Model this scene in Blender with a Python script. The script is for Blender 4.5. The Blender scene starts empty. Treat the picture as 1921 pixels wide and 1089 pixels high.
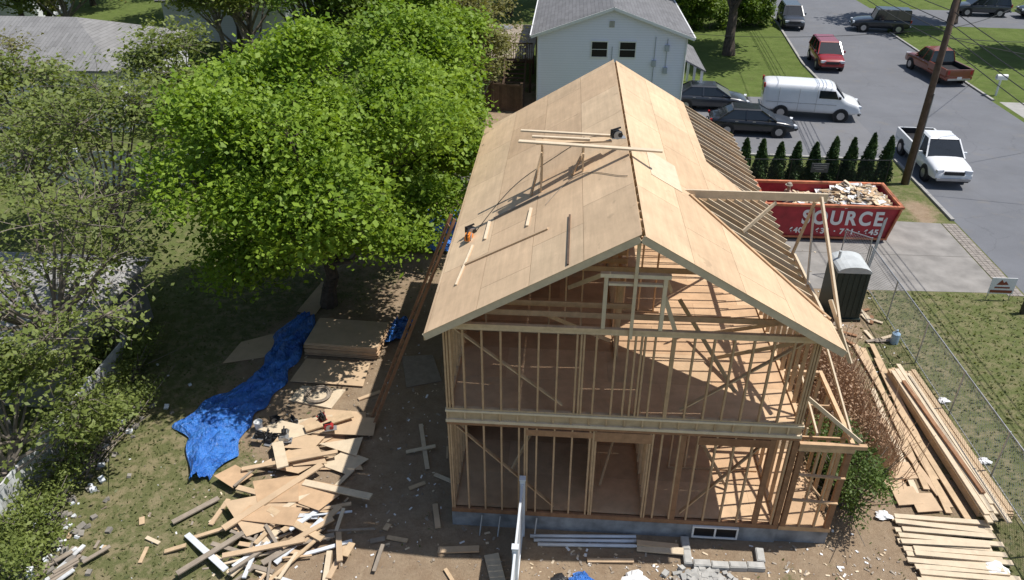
import bpy, math, random
import numpy as np
from mathutils import Vector, Matrix
random.seed(7); rng=np.random.default_rng(7)
S=bpy.context.scene; COL=bpy.context.collection
ORG={}
# ------------------------------------------------------------ materials
def nodes(name):
    m=bpy.data.materials.new(name); m.use_nodes=True
    nt=m.node_tree; return m,nt,nt.nodes['Principled BSDF']
def N(nt,t,**k):
    n=nt.nodes.new(t)
    for a,b in k.items(): setattr(n,a,b)
    return n
def mixc(nt,fac,a,b,bt='MIX'):
    n=N(nt,'ShaderNodeMix',data_type='RGBA',blend_type=bt)
    for i,x in ((0,fac),(6,a),(7,b)):
        if hasattr(x,'is_linked'): nt.links.new(x,n.inputs[i])
        else: n.inputs[i].default_value=(tuple(x)+(1,) if i and len(x)==3 else x)
    return n.outputs[2]
def noise(nt,scale,detail=4,vec=None,rough=.55):
    n=N(nt,'ShaderNodeTexNoise'); n.inputs['Scale'].default_value=scale; n.inputs['Detail'].default_value=detail
    n.inputs['Roughness'].default_value=rough
    if vec is not None: nt.links.new(vec,n.inputs['Vector'])
    return n.outputs['Fac']
def ramp(nt,x,a,b,c0=0.,c1=1.):
    n=N(nt,'ShaderNodeMapRange'); n.inputs[1].default_value=a;n.inputs[2].default_value=b
    n.inputs[3].default_value=c0;n.inputs[4].default_value=c1; nt.links.new(x,n.inputs[0]); return n.outputs[0]
def math_(nt,op,a,b=0.):
    n=N(nt,'ShaderNodeMath',operation=op)
    for i,x in enumerate((a,b)):
        if hasattr(x,'is_linked'): nt.links.new(x,n.inputs[i])
        else: n.inputs[i].default_value=x
    return n.outputs[0]
def wpos(nt): return N(nt,'ShaderNodeNewGeometry').outputs['Position']
def bump(nt,bs,h,s=.3,d=.02):
    b=N(nt,'ShaderNodeBump'); b.inputs['Strength'].default_value=s; b.inputs['Distance'].default_value=d
    nt.links.new(h,b.inputs['Height']); nt.links.new(b.outputs[0],bs.inputs['Normal'])
def simple(name,col,rough=.6,metal=0,var=.15,sc=3.,coat=0,spec=.5):
    m,nt,b=nodes(name)
    c=mixc(nt,ramp(nt,noise(nt,sc,6,wpos(nt)),.3,.7),tuple(x*(1-var) for x in col),tuple(min(1,x*(1+var)) for x in col))
    nt.links.new(c,b.inputs['Base Color']); b.inputs['Roughness'].default_value=rough; b.inputs['Metallic'].default_value=metal
    b.inputs['Coat Weight'].default_value=coat; b.inputs['Specular IOR Level'].default_value=spec
    return m
def wood(name,ca,cb,dirt=.25,sc=5.,rough=.75,grain=None,knots=1.,pv=(.86,1.1)):
    m,nt,b=nodes(name); p=wpos(nt)
    g=N(nt,'ShaderNodeNewGeometry').outputs['Random Per Island']
    c=mixc(nt,g,ca,cb)
    v=ramp(nt,noise(nt,sc,6,p,.65),.3,.75,1-dirt,1.08)
    g2=ramp(nt,math_(nt,'FRACT',math_(nt,'MULTIPLY',g,7.31)),0,1,*pv)
    v=math_(nt,'MULTIPLY',v,g2)
    k=ramp(nt,noise(nt,38,3,p,.7),.62,.75,1,1-.28*knots)
    v=math_(nt,'MULTIPLY',v,k)
    if grain:
        mp=N(nt,'ShaderNodeMapping'); mp.inputs['Scale'].default_value=grain; nt.links.new(p,mp.inputs[0])
        v=math_(nt,'MULTIPLY',v,ramp(nt,noise(nt,1.,5,mp.outputs[0],.7),.3,.7,.88,1.06))
        v=math_(nt,'MULTIPLY',v,ramp(nt,noise(nt,.45,5,p,.6),.35,.65,.93,1.04))
        st=noise(nt,3.3,2,p,.5); v=math_(nt,'MULTIPLY',v,ramp(nt,st,.70,.74,1,.85))
    cc=N(nt,'ShaderNodeCombineColor')
    for i in range(3): nt.links.new(v,cc.inputs[i])
    c=mixc(nt,1.0,c,cc.outputs[0],'MULTIPLY')
    nt.links.new(c,b.inputs['Base Color']); b.inputs['Roughness'].default_value=rough
    b.inputs['Specular IOR Level'].default_value=.2
    return m
M_lum=wood('lumber',(.58,.40,.235),(.71,.54,.35))
M_stud=wood('stud_wood',(.56,.35,.19),(.70,.49,.30),.28)
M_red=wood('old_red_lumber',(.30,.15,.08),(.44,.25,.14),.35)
M_ply=wood('plywood',(.56,.39,.24),(.68,.51,.335),.16,2.2)
M_roofply=wood('roof_plywood',(.61,.43,.27),(.665,.495,.32),.12,1.6,.8,(9.,.8,9.),.5,(.92,1.06))
M_floor=wood('subfloor',(.56,.36,.21),(.67,.47,.29),.25,2.)
M_grayw=wood('weathered_wood',(.30,.24,.18),(.42,.36,.29),.3)
M_dark=wood('dark_deck_wood',(.10,.065,.045),(.17,.11,.075),.3)
M_cream=wood('pale_lumber',(.66,.52,.35),(.76,.64,.47),.15)
M_white=simple('white_paint',(.78,.78,.77),.5,var=.05)
M_vinyl=simple('white_vinyl',(.66,.69,.72),.4,var=.12,sc=2)
M_blk=simple('black_plastic',(.02,.02,.022),.5)
M_rub=simple('tyre_rubber',(.022,.022,.022),.85)
M_met=simple('galvanised_metal',(.42,.43,.44),.45,.6,var=.2)
M_rim=simple('rim_metal',(.45,.45,.46),.35,.8)
M_conc=simple('concrete',(.25,.235,.215),.9,var=.25,sc=1.3)
M_kerb=simple('kerb_concrete',(.33,.32,.30),.9,var=.15,sc=2)
M_found=simple('foundation_grey',(.25,.262,.275),.9,var=.4,sc=2.5)
M_block=simple('concrete_block',(.42,.41,.38),.95,var=.2,sc=5)
M_bark=simple('bark',(.085,.065,.05),.95,var=.45,sc=6)
M_barkg=simple('grey_bark',(.20,.17,.14),.95,var=.4,sc=6)
M_pole=simple('pole_wood',(.11,.075,.055),.9,var=.3,sc=4)
M_redp=simple('red_dumpster_paint',(.36,.022,.035),.55,var=.35,sc=1.7)
M_orp=simple('orange_rim_paint',(.50,.17,.08),.6,var=.4)
M_green=simple('dark_green_plastic',(.016,.03,.026),.5)
M_potr=simple('pale_plastic_roof',(.50,.52,.51),.45)
M_glass=simple('dark_glass',(.02,.025,.03),.08,var=.1,spec=.8)
M_pane=simple('house_window_glass',(.012,.014,.018),.35,var=.2,spec=.3)
M_head=simple('headlamp',(.7,.72,.75),.15)
M_tail=simple('tail_lamp',(.4,.02,.02),.25)
M_amber=simple('orange_plastic',(.75,.25,.03),.45)
M_redt=simple('red_tool_plastic',(.38,.03,.03),.45)
M_skin=simple('skin',(.40,.25,.18),.6,var=.05)
M_jean=simple('denim',(.06,.08,.14),.9)
M_shirt=simple('tan_shirt',(.25,.19,.14),.9)
M_wire=simple('wire_black',(.03,.03,.03),.7)
def shingles(name,col):
    m,nt,b=nodes(name); p=wpos(nt)
    bt=N(nt,'ShaderNodeTexBrick'); bt.inputs['Scale'].default_value=1; bt.inputs['Brick Width'].default_value=.9; bt.inputs['Row Height'].default_value=.22
    bt.inputs['Mortar Size'].default_value=.015; bt.inputs['Color1'].default_value=tuple(x*.85 for x in col)+(1,); bt.inputs['Color2'].default_value=tuple(x*1.15 for x in col)+(1,)
    bt.inputs['Mortar'].default_value=tuple(x*.5 for x in col)+(1,)
    mp=N(nt,'ShaderNodeMapping'); mp.inputs['Rotation'].default_value=(0,0,math.radians(90)); nt.links.new(p,mp.inputs[0]); nt.links.new(mp.outputs[0],bt.inputs[0])
    c=mixc(nt,ramp(nt,noise(nt,1.2,6,p),.3,.7,0,.5),bt.outputs[0],tuple(x*1.4 for x in col))
    nt.links.new(c,b.inputs['Base Color']); b.inputs['Roughness'].default_value=.95; return m
M_shing=shingles('grey_shingles',(.15,.15,.155)); M_shing2=shingles('light_grey_shingles',(.21,.207,.203)); M_shing3=shingles('pale_grey_shingles',(.29,.285,.28))
def siding(name,col):
    m,nt,b=nodes(name); p=wpos(nt)
    sx=N(nt,'ShaderNodeSeparateXYZ'); nt.links.new(p,sx.inputs[0])
    fr=math_(nt,'FRACT',math_(nt,'MULTIPLY',sx.outputs[2],7.))
    c=mixc(nt,ramp(nt,fr,.0,.16),tuple(x*.75 for x in col),col)
    c=mixc(nt,ramp(nt,noise(nt,1.5,5,p),.35,.75,0,.2),c,tuple(x*.85 for x in col))
    nt.links.new(c,b.inputs['Base Color']); b.inputs['Roughness'].default_value=.5; bump(nt,b,fr,.25,.01); return m
M_side=siding('white_siding',(.86,.86,1.0)); M_side2=siding('white_siding_warm',(.86,.87,.93))
def ground_mat():
    m,nt,b=nodes('grass_and_dirt'); p=wpos(nt)
    at=N(nt,'ShaderNodeAttribute',attribute_name='dirt').outputs['Fac']
    lw=N(nt,'ShaderNodeAttribute',attribute_name='lush').outputs['Fac']
    n1=noise(nt,.45,6,p,.65); n2=noise(nt,2.6,8,p,.7); n3=noise(nt,14,6,p,.75); n4=noise(nt,55,3,p,.8); n5=noise(nt,.9,5,p,.6)
    g=mixc(nt,ramp(nt,n3,.3,.7),(.115,.13,.048),(.225,.225,.105))
    g=mixc(nt,ramp(nt,n4,.35,.65,0,.6),g,(.085,.092,.036))
    gl=mixc(nt,ramp(nt,n3,.3,.7),(.066,.112,.020),(.14,.19,.048))
    gl=mixc(nt,ramp(nt,n2,.35,.7,0,.6),gl,(.175,.19,.075))
    gl=mixc(nt,ramp(nt,n5,.4,.65,0,.45),gl,(.06,.09,.02))
    g=mixc(nt,lw,g,gl)
    g=mixc(nt,math_(nt,'MULTIPLY',ramp(nt,n2,.46,.60,0,.8),math_(nt,'SUBTRACT',1.,lw)),g,(.30,.25,.15))
    d=mixc(nt,ramp(nt,n2,.3,.7),(.27,.19,.122),(.43,.33,.225))
    d=mixc(nt,ramp(nt,n3,.4,.75,0,.6),d,(.20,.138,.085))
    d=mixc(nt,ramp(nt,n5,.45,.7,0,.5),d,(.32,.25,.175))
    d=mixc(nt,ramp(nt,n4,.66,.72,0,.8),d,(.5,.45,.38))
    s=math_(nt,'ADD',at,math_(nt,'MULTIPLY',math_(nt,'SUBTRACT',n1,.5),1.2))
    s=math_(nt,'ADD',s,math_(nt,'MULTIPLY',math_(nt,'SUBTRACT',n3,.5),.9))
    c=mixc(nt,ramp(nt,s,.42,.62),g,d)
    nt.links.new(c,b.inputs['Base Color']); b.inputs['Roughness'].default_value=1; b.inputs['Specular IOR Level'].default_value=.1
    bump(nt,b,math_(nt,'ADD',n3,math_(nt,'MULTIPLY',n4,.6)),.8,.05); return m
def asphalt(name,col):
    m,nt,b=nodes(name); p=wpos(nt)
    c=mixc(nt,ramp(nt,noise(nt,.35,7,p,.65),.3,.7),tuple(x*.85 for x in col),tuple(x*1.15 for x in col))
    c=mixc(nt,ramp(nt,noise(nt,30,3,p,.8),.4,.7,0,.35),c,tuple(x*1.5 for x in col))
    v=N(nt,'ShaderNodeTexVoronoi',feature='DISTANCE_TO_EDGE'); v.inputs['Scale'].default_value=.25
    w=N(nt,'ShaderNodeVectorMath',operation='ADD'); nn=N(nt,'ShaderNodeTexNoise'); nn.inputs['Scale'].default_value=.9; nn.inputs['Detail'].default_value=6
    nt.links.new(p,nn.inputs[0]); nt.links.new(p,w.inputs[0]); nt.links.new(nn.outputs[1],w.inputs[1]); nt.links.new(w.outputs[0],v.inputs['Vector'])
    c=mixc(nt,ramp(nt,v.outputs[0],.0,.008,.3,0),c,tuple(x*.5 for x in col))
    c=mixc(nt,ramp(nt,noise(nt,.8,6,p,.7),.56,.70,0,.4),c,(.20,.18,.15))
    nt.links.new(c,b.inputs['Base Color']); b.inputs['Roughness'].default_value=.92; return m
M_asph=asphalt('asphalt',(.135,.14,.152)); M_asph2=asphalt('driveway_asphalt',(.155,.157,.165))
def tarp_mat():
    m,nt,b=nodes('blue_tarp'); p=wpos(nt)
    c=mixc(nt,ramp(nt,noise(nt,2.5,5,p),.3,.7),(.02,.12,.48),(.07,.28,.80))
    nt.links.new(c,b.inputs['Base Color']); b.inputs['Roughness'].default_value=.25; b.inputs['Specular IOR Level'].default_value=.8
    bump(nt,b,math_(nt,'ADD',noise(nt,5,5,p,.6),noise(nt,1.8,3,p,.5)),1.,.25); return m
M_tarp=tarp_mat()
def leafm(name,a,bb,tr=.35):
    m,nt,b=nodes(name); p=wpos(nt)
    g=N(nt,'ShaderNodeNewGeometry').outputs['Random Per Island']
    f=math_(nt,'ADD',math_(nt,'MULTIPLY',g,.55),math_(nt,'MULTIPLY',ramp(nt,noise(nt,.7,3,p),.35,.65),.45))
    c=mixc(nt,f,a,bb); nt.links.new(c,b.inputs['Base Color']); b.inputs['Roughness'].default_value=.55; b.inputs['Specular IOR Level'].default_value=.3
    t=N(nt,'ShaderNodeBsdfTranslucent'); tc=mixc(nt,1.,c,(1.2,1.2,.6),'MULTIPLY'); nt.links.new(tc,t.inputs[0])
    mx=N(nt,'ShaderNodeMixShader'); mx.inputs[0].default_value=tr
    nt.links.new(b.outputs[0],mx.inputs[1]); nt.links.new(t.outputs[0],mx.inputs[2])
    nt.links.new(mx.outputs[0],nt.nodes['Material Output'].inputs[0]); return m
L_maple=leafm('maple_leaves',(.11,.205,.016),(.31,.43,.05),.36)
L_mid=leafm('mid_leaves',(.08,.145,.02),(.19,.27,.042))
L_sparse=leafm('spring_leaves',(.11,.15,.035),(.26,.31,.085))
L_rusty=leafm('rusty_spring_leaves',(.14,.13,.04),(.26,.26,.09))
L_dark=leafm('evergreen_leaves',(.028,.062,.018),(.08,.14,.04),.15)
L_bush=leafm('bush_leaves',(.06,.11,.025),(.15,.21,.055))
L_twig=leafm('brown_twigs',(.26,.15,.09),(.42,.28,.17),.1)
# ------------------------------------------------------------ mesh builder
class MB:
    def __init__(s): s.v=[];s.f=[];s.m=[]
    def add(s,vs,fs,mi=0):
        o=len(s.v); s.v+= [tuple(x) for x in vs]; s.f+=[tuple(i+o for i in f) for f in fs]; s.m+=[mi]*len(fs)
    def hexa(s,b,t,mi=0):
        n=len(b); s.add(list(b)+list(t),[tuple(reversed(range(n))),tuple(range(n,2*n))]+[(i,(i+1)%n,n+(i+1)%n,n+i) for i in range(n)],mi)
    def box(s,c,d,rz=0,mi=0,ry=0,rx=0):
        R=Matrix.Rotation(rz,3,'Z')@Matrix.Rotation(ry,3,'Y')@Matrix.Rotation(rx,3,'X'); c=Vector(c)
        q=[(-1,-1),(1,-1),(1,1),(-1,1)]
        s.hexa([c+R@Vector((a*d[0]/2,b*d[1]/2,-d[2]/2)) for a,b in q],[c+R@Vector((a*d[0]/2,b*d[1]/2,d[2]/2)) for a,b in q],mi)
    def bx(s,x0,x1,y0,y1,z0,z1,mi=0): s.box(((x0+x1)/2,(y0+y1)/2,(z0+z1)/2),(x1-x0,y1-y0,z1-z0),0,mi)
    def beam(s,p0,p1,w,h,mi=0,up=(0,0,1)):
        p0=Vector(p0);p1=Vector(p1);d=(p1-p0).normalized();u=Vector(up)
        if abs(d.dot(u))>.99: u=Vector((0,1,0))
        a=d.cross(u).normalized(); b=a.cross(d).normalized()
        q=[(-1,-1),(1,-1),(1,1),(-1,1)]
        s.hexa([p0+a*(i*w/2)+b*(j*h/2) for i,j in q],[p1+a*(i*w/2)+b*(j*h/2) for i,j in q],mi)
    def cyl(s,p0,p1,r0,r1=None,n=8,mi=0):
        r1=r0 if r1 is None else r1
        p0=Vector(p0);p1=Vector(p1);d=(p1-p0).normalized();u=Vector((0,0,1)) if abs(d.z)<.95 else Vector((0,1,0))
        a=d.cross(u).normalized(); b=a.cross(d).normalized()
        A=[a*math.cos(2*math.pi*i/n)+b*math.sin(2*math.pi*i/n) for i in range(n)]
        s.hexa([p0+x*r0 for x in A],[p1+x*r1 for x in A],mi)
    def obj(s,name,mats,parent=None,smooth=False,org=None,**props):
        v=np.array(s.v,float)
        if org is None: org=(v[:,0].mean(),v[:,1].mean(),v[:,2].min())
        me=bpy.data.meshes.new(name)
        me.from_pydata([tuple(x) for x in (v-np.array(org))],[],s.f)
        for m in (mats if isinstance(mats,(list,tuple)) else [mats]): me.materials.append(m)
        me.polygons.foreach_set('material_index',s.m)
        if smooth: me.polygons.foreach_set('use_smooth',[True]*len(s.f))
        me.update()
        return put(bpy.data.objects.new(name,me),org,parent,**props)
def put(o,org,parent=None,**props):
    COL.objects.link(o); ORG[o]=Vector(org)
    if parent is not None: o.parent=parent; o.location=Vector(org)-ORG[parent]
    else: o.location=Vector(org)
    for k,x in props.items(): o[k]=x
    return o
def thing(name,label,cat,loc,group=None,rz=None):
    o=bpy.data.objects.new(name,None); o.empty_display_size=.3; COL.objects.link(o); o.location=loc
    o['label']=label;o['category']=cat
    if group:o['group']=group
    ORG[o]=Vector(loc)
    if rz is not None: o.rotation_euler=(0,0,rz); ORG[o]=Vector((0,0,0))
    return o
def bigmesh(name,V,F,mat,parent=None,org=(0,0,0),k=4,**props):
    me=bpy.data.meshes.new(name); n=len(F)
    me.vertices.add(len(V)); me.vertices.foreach_set('co',(V-np.array(org)).astype(np.float32).ravel())
    me.loops.add(n*k); me.loops.foreach_set('vertex_index',F.astype(np.int32).ravel())
    me.polygons.add(n); me.polygons.foreach_set('loop_start',np.arange(0,n*k,k,dtype=np.int32))
    me.update(calc_edges=True); me.materials.append(mat)
    return put(bpy.data.objects.new(name,me),org,parent,**props)
# ------------------------------------------------------------ ground
def dirt_and_shade(x,y):
    def e(cx,cy,rx,ry,a=1.): return a*np.clip(1.5-np.sqrt(((x-cx)/rx)**2+((y-cy)/ry)**2),0,1)
    r=np.maximum.reduce([e(-6.2,5,3.6,8),e(-1,-.9,6,1.6,.9),e(5.5,4,3.2,7,.95),e(-9.5,6,3.2,4.5,.8),e(-5.5,-2,3.2,2.,.9),e(8.2,11,2.2,3.,.7),e(8.5,3,1.6,4,.6),e(-8,16,6,6,.7),e(1,6,7,9),e(-6.5,34,4,6,.8),e(14.8,19.5,1,1.5,.7)])  # bare dirt, except the ellipse beside the timber deck: shade put in as dirt colour
    return np.maximum(r,.22)
xs=np.array([-500,-200,-100,-60]+list(np.arange(-40,46.1,.5))+[60,100,200,500]); ys=np.array([-500,-200,-60,-25]+list(np.arange(-10,76,.5))+[100,200,500])
X,Yg=np.meshgrid(xs,ys); V=np.stack([X.ravel(),Yg.ravel(),np.zeros(X.size)],1)
nx,ny=len(xs),len(ys); I=np.arange(nx*ny).reshape(ny,nx)
F=np.stack([I[:-1,:-1],I[:-1,1:],I[1:,1:],I[1:,:-1]],-1).reshape(-1,4)
g=bigmesh('ground',V,F,ground_mat(),kind='structure')
a=g.data.attributes.new('dirt','FLOAT','POINT'); a.data.foreach_set('value',dirt_and_shade(V[:,0],V[:,1]).astype(np.float32))
lush=np.clip((V[:,1]-18)/10,0,1); lush=np.maximum(lush,.4*np.clip((V[:,0]-10)/3,0,1)); lush=np.maximum(lush,.6*np.clip((-13-V[:,0])/3,0,1))
a=g.data.attributes.new('lush','FLOAT','POINT'); a.data.foreach_set('value',lush.astype(np.float32))
def sheet(name,pts,z,mat,th=None):
    b=MB(); b.add([(x,y,z) for x,y in pts],[tuple(range(len(pts)))]); return b.obj(name,mat,kind='structure')
sheet('street',[(15.9,-60),(25.6,-60),(25.6,56),(26.8,59),(60,56),(60,64),(27.4,66),(26.6,120),(17.6,120),(17.2,60),(15.9,45)],.004,M_asph)
sheet('neighbour_driveway',[(5.9,26.6),(15.9,26.0),(15.9,35.8),(12.5,36.6),(5.9,36.6)],.005,M_asph2)
sheet('concrete_driveway',[(6.2,12.3),(15.2,12.5),(15.2,18.4),(6.2,18.9)],.006,M_conc)
sheet('concrete_walk',[(26.0,30.2),(60,29),(60,34.5),(26.0,36.6)],.005,M_kerb)
def kerb(pts,w=.16,h=.11,mat=M_kerb):
    b=MB()
    for (x0,y0),(x1,y1) in zip(pts[:-1],pts[1:]):
        n=max(1,int(math.hypot(x1-x0,y1-y0)/1.2))
        for i in range(n):
            s,t=i/n,(i+.985)/n
            b.beam((x0+(x1-x0)*s,y0+(y1-y0)*s,h/2-.01),(x0+(x1-x0)*t,y0+(y1-y0)*t,h/2-.01),w,h)
    b.obj('kerb',mat,kind='structure')
kerb([(15.82,-20),(15.82,12.2)]);kerb([(15.82,18.7),(15.82,25.9)]);kerb([(15.82,36),(15.82,45),(17.1,60),(17.5,90)])
kerb([(25.7,-20),(25.7,30)]);kerb([(25.7,36.8),(25.7,55.6)]); kerb([(5.9,26.3),(15.6,25.8)],.2,.1)
b=MB()
for j in range(3):
    for i in range(32):
        b.box((15.33+j*.2,12.4+i*.19,.004),(.185,.175,.03),random.uniform(-.04,.04))
b.obj('paving_block_apron',simple('apron_block',(.27,.24,.21),.95,var=.3,sc=6),kind='structure')
b=MB()
b.bx(11.2-.012,11.2+.012,12.4,18.5,.008,.0095)
b.bx(6.2,15.2,15.3,15.325,.008,.0095); b.obj('driveway_joint_lines',simple('joint',(.13,.12,.105),.95),kind='structure')
# ------------------------------------------------------------ foliage
def leafquads(P,size,up=.6,jit=.35,elong=1.5):
    n=len(P); nrm=rng.normal(size=(n,3)); nrm/=np.linalg.norm(nrm,axis=1)[:,None]; nrm[:,2]=np.abs(nrm[:,2]); nrm+=np.array([0,0,up]); nrm/=np.linalg.norm(nrm,axis=1)[:,None]
    r=rng.normal(size=(n,3)); a=np.cross(nrm,r); a/=np.linalg.norm(a,axis=1)[:,None]; b_=np.cross(nrm,a)
    s=(size*(1+jit*rng.normal(size=n))).clip(size*.4,size*2)[:,None]
    a=a*s*elong/2; b_=b_*s/2
    V=np.stack([P-a,P+b_*.9+a*.1,P+a,P-b_*.9+a*.1],1).reshape(-1,3)
    return V,np.arange(4*n).reshape(-1,4)
def tree(kind,label,base,cc,cr,nl=16,nc=500,lpc=60,leaf=.16,lm=None,bm=None,tr=.22,lobe=.36,spread=.42,cat='tree',twig=.5,group=None,shell=.5,low=-.55,flat=.45,radr=(.42,.78),el=1.5,up=.6,xmax=None):
    base=Vector(base); root=thing(kind,label,cat,base,group)
    cc=np.array(cc,float); cr=np.array(cr,float)
    d=rng.normal(size=(nl,3)); d/=np.linalg.norm(d,axis=1)[:,None]
    d[:,2]=np.where(d[:,2]<low,-d[:,2],d[:,2])
    rad=rng.uniform(radr[0],radr[1],nl); lc=cc+d*cr*rad[:,None]
    lr=cr.mean()*lobe*rng.uniform(.65,1.35,nl)
    w=rng.integers(0,nl,nc); e=rng.normal(size=(nc,3)); e/=np.linalg.norm(e,axis=1)[:,None]
    e[:,2]=np.abs(e[:,2])*np.where(rng.random(nc)<.75,1,-.7)
    cp=lc[w]+e*(lr[w]*rng.uniform(shell,1.05,nc))[:,None]*np.array([1.1,1.1,.8])
    cp[:,2]=np.maximum(cp[:,2],base.z+.5)
    if xmax is not None:
        cp[:,0]=np.where((cp[:,1]<12.9),np.minimum(cp[:,0],xmax-rng.uniform(0,.5,nc)),cp[:,0])
    t=MB(); top=Vector(cc)-Vector((0,0,cr[2]*.35)); prev=base; n=5
    for i in range(n):
        s=(i+1)/n; q=base.lerp(top,s)+Vector((random.uniform(-1,1)*.15,random.uniform(-1,1)*.15,0))
        t.cyl(prev,q,tr*(1.25 if i==0 else 1-.5*i/n),tr*(1-.5*(i+1)/n),8); prev=q
    for i in range(nl):
        a=base.lerp(top,random.uniform(.45,1.)); e1=Vector(lc[i]); m=a.lerp(e1,.5)+Vector((0,0,-.1*cr[2]*random.random()))
        t.cyl(a,m,tr*.42,tr*.26,6); t.cyl(m,e1,tr*.26,tr*.12,5)
    for i in range(int(nc*twig)):
        e0=Vector(lc[w[i]]); e1=Vector(cp[i]); m=e0.lerp(e1,.5)+Vector((random.uniform(-.2,.2),random.uniform(-.2,.2),random.uniform(-.1,.15)))
        r_=tr*.085; t.cyl(e0,m,r_,r_*.7,3); t.cyl(m,e1+(e1-m)*.2,r_*.7,r_*.35,3)
    t.obj('trunk',bm or M_bark,root,org=base)
    P=np.repeat(cp,lpc,0)+rng.normal(size=(nc*lpc,3))*np.array([spread,spread,spread*flat])
    P[:,2]=np.maximum(P[:,2],base.z+.15)
    V,F=leafquads(P,leaf,up,elong=el); bigmesh('crown',V,F,lm or L_mid,root,org=tuple(base))
    return root
tree('maple_tree','large bright green maple tree beside the house frame',(-9.9,9.9,0),(-9.2,9.3,5.4),(5.25,5.4,5.0),70,3000,52,.11,L_maple,M_bark,.28,.22,.34,twig=.12,low=-.88,flat=.65,radr=(.30,.90),el=1.3,up=.45,xmax=-4.7)
tree('maple_tree','smaller bright green tree by the rear house corner',(-7.4,15.0,0),(-7.0,14.8,5.2),(3.4,2.8,4.6),30,1150,50,.12,L_maple,M_bark,.2,.28,.36,twig=.15,low=-.85,flat=.65,radr=(.30,.88),el=1.3,up=.45,xmax=-4.9)
tree('spring_tree','thinly leafed tree leaning over the white fence',(-16.2,4.9,0),(-15.4,3.2,4.7),(4.2,4.4,3.1),28,430,19,.09,L_sparse,M_barkg,.17,.40,.26,twig=1,shell=.1)
tree('spring_tree','thin young tree with sparse leaves beside grey shed',(-18.6,10.8,0),(-17.4,10.6,5.0),(4.2,3.6,3.6),22,430,20,.10,L_sparse,M_barkg,.17,.40,.29,twig=1,shell=.1)
tree('spring_tree','low sparse tree growing over rubble by the fence',(-15.6,-1.,0),(-14.9,.3,2.5),(2.3,3.2,2.0),18,320,24,.085,L_sparse,M_barkg,.12,.40,.27,twig=1,shell=.1)
tree('spring_tree','leafy young tree hiding the back fence',(-23.5,14.5,0),(-23.0,14.5,4.4),(3.8,3.4,3.4),22,430,24,.115,L_sparse,M_barkg,.17,.40,.32,twig=1,shell=.1)
tree('spring_tree','leafy young tree at the far yard corner',(-31.,13.,0),(-31.,13.0,3.8),(3.6,3.4,3.0),20,380,24,.13,L_sparse,M_barkg,.17,.40,.34,twig=1,shell=.1)
tree('spring_tree','bare-branched tree with small leaves near white house',(-34.5,21.5,0),(-34.2,21.5,5.0),(4.0,3.4,3.6),22,330,16,.115,L_rusty,M_barkg,.2,.42,.38,twig=1,shell=.1)
tree('spring_tree','almost bare tree standing before white siding',(-27.5,20.8,0),(-27.3,20.8,4.4),(3.0,2.6,3.0),18,230,9,.10,L_rusty,M_barkg,.15,.42,.34,twig=1,shell=.1)
tree('spring_tree','tall sparse yellow-green tree behind the yard',(-20.,31.,0),(-19.8,31,7.5),(4.2,4.,4.6),24,600,38,.145,L_sparse,M_barkg,.22,.4,.4,twig=.8,shell=.2)
tree('spring_tree','slender budding tree between the fence and house',(-20.,20.5,0),(-19.3,20.5,4.7),(2.8,2.8,3.5),16,320,26,.115,L_sparse,M_barkg,.14,.42,.34,twig=1,shell=.1)
tree('spring_tree','rusty leaved tree in front of distant roofs',(-38,42,0),(-38,42,6.5),(5.0,4,4.6),20,420,30,.17,L_rusty,M_barkg,.2,.4,.45,twig=.8,shell=.2)
tree('spring_tree','rusty leaved tree beyond the white house',(-26,40.5,0),(-26,40.5,7),(4.4,4,4.6),20,420,32,.17,L_sparse,M_barkg,.2,.4,.45,twig=.8,shell=.2)
tree('leafy_tree','dense green tree behind the white fence',(-13.8,24.5,0),(-13.6,24.5,7.5),(4.3,4,4.8),30,1000,50,.14,L_mid,M_bark,.25,.28,.40,twig=.2,el=1.3)
tree('leafy_tree','full yellow-green tree behind the maple',(-9.8,27.5,0),(-9.8,27.5,6.5),(3.8,4,5.2),28,850,50,.15,L_maple,M_bark,.25,.28,.42,twig=.2,el=1.3)
tree('spring_tree','rusty budding tree beside the timber deck',(-7.4,34.5,0),(-7.4,34.2,5.2),(2.6,3,4.8),16,360,26,.13,L_rusty,M_barkg,.18,.4,.4,twig=.8,shell=.2)
tree('spring_tree','rusty budding tree added for shade by the dark timber fence',(-6.4,30.2,0),(-6.5,30.0,3.6),(1.8,2.2,2.8),12,240,26,.12,L_rusty,M_barkg,.14,.4,.35,twig=.8,shell=.2)  # extra tree, added to shade the bright ground near the deck
for i,(x,y,r,lm) in enumerate([(-18,39,5.,L_mid),(-27,46,5.5,L_mid),(-42,46,5.,L_sparse),(-47,50,5.5,L_mid),(-13,46,5,L_maple),(-20,54,6,L_mid),(-33,58,6,L_mid),(-48,62,6.5,L_mid),(-57,70,6.5,L_mid),(-7,60,5,L_mid),(-38,70,6,L_mid),(-22,70,6,L_mid),(-2,66,5,L_mid)]):
    tree('leafy_tree','green backyard tree among distant houses',(x,y,0),(x,y,r*1.15),(r,r,r),18,440,42,.21,lm,M_bark,.25,.34,.5,twig=.3,el=1.3)
tree('street_tree','broad shade tree on the front lawn',(10.8,47.2,0),(10.6,48,8.),(5.5,5.5,4.8),20,600,42,.22,L_mid,M_bark,.42,.36,.5,twig=.2)
tree('street_tree','shade tree at the lawn corner beside driveway',(32.6,60,0),(32.6,60,9),(5,5,4.5),16,350,40,.26,L_mid,M_bark,.4,.36,.5,twig=.2)
tree('street_tree','tree at the edge of the mown verge',(37.5,49,0),(37.5,49,8),(4.5,4.5,3.5),14,300,40,.26,L_mid,M_bark,.35,.36,.5,twig=.2)
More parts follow.
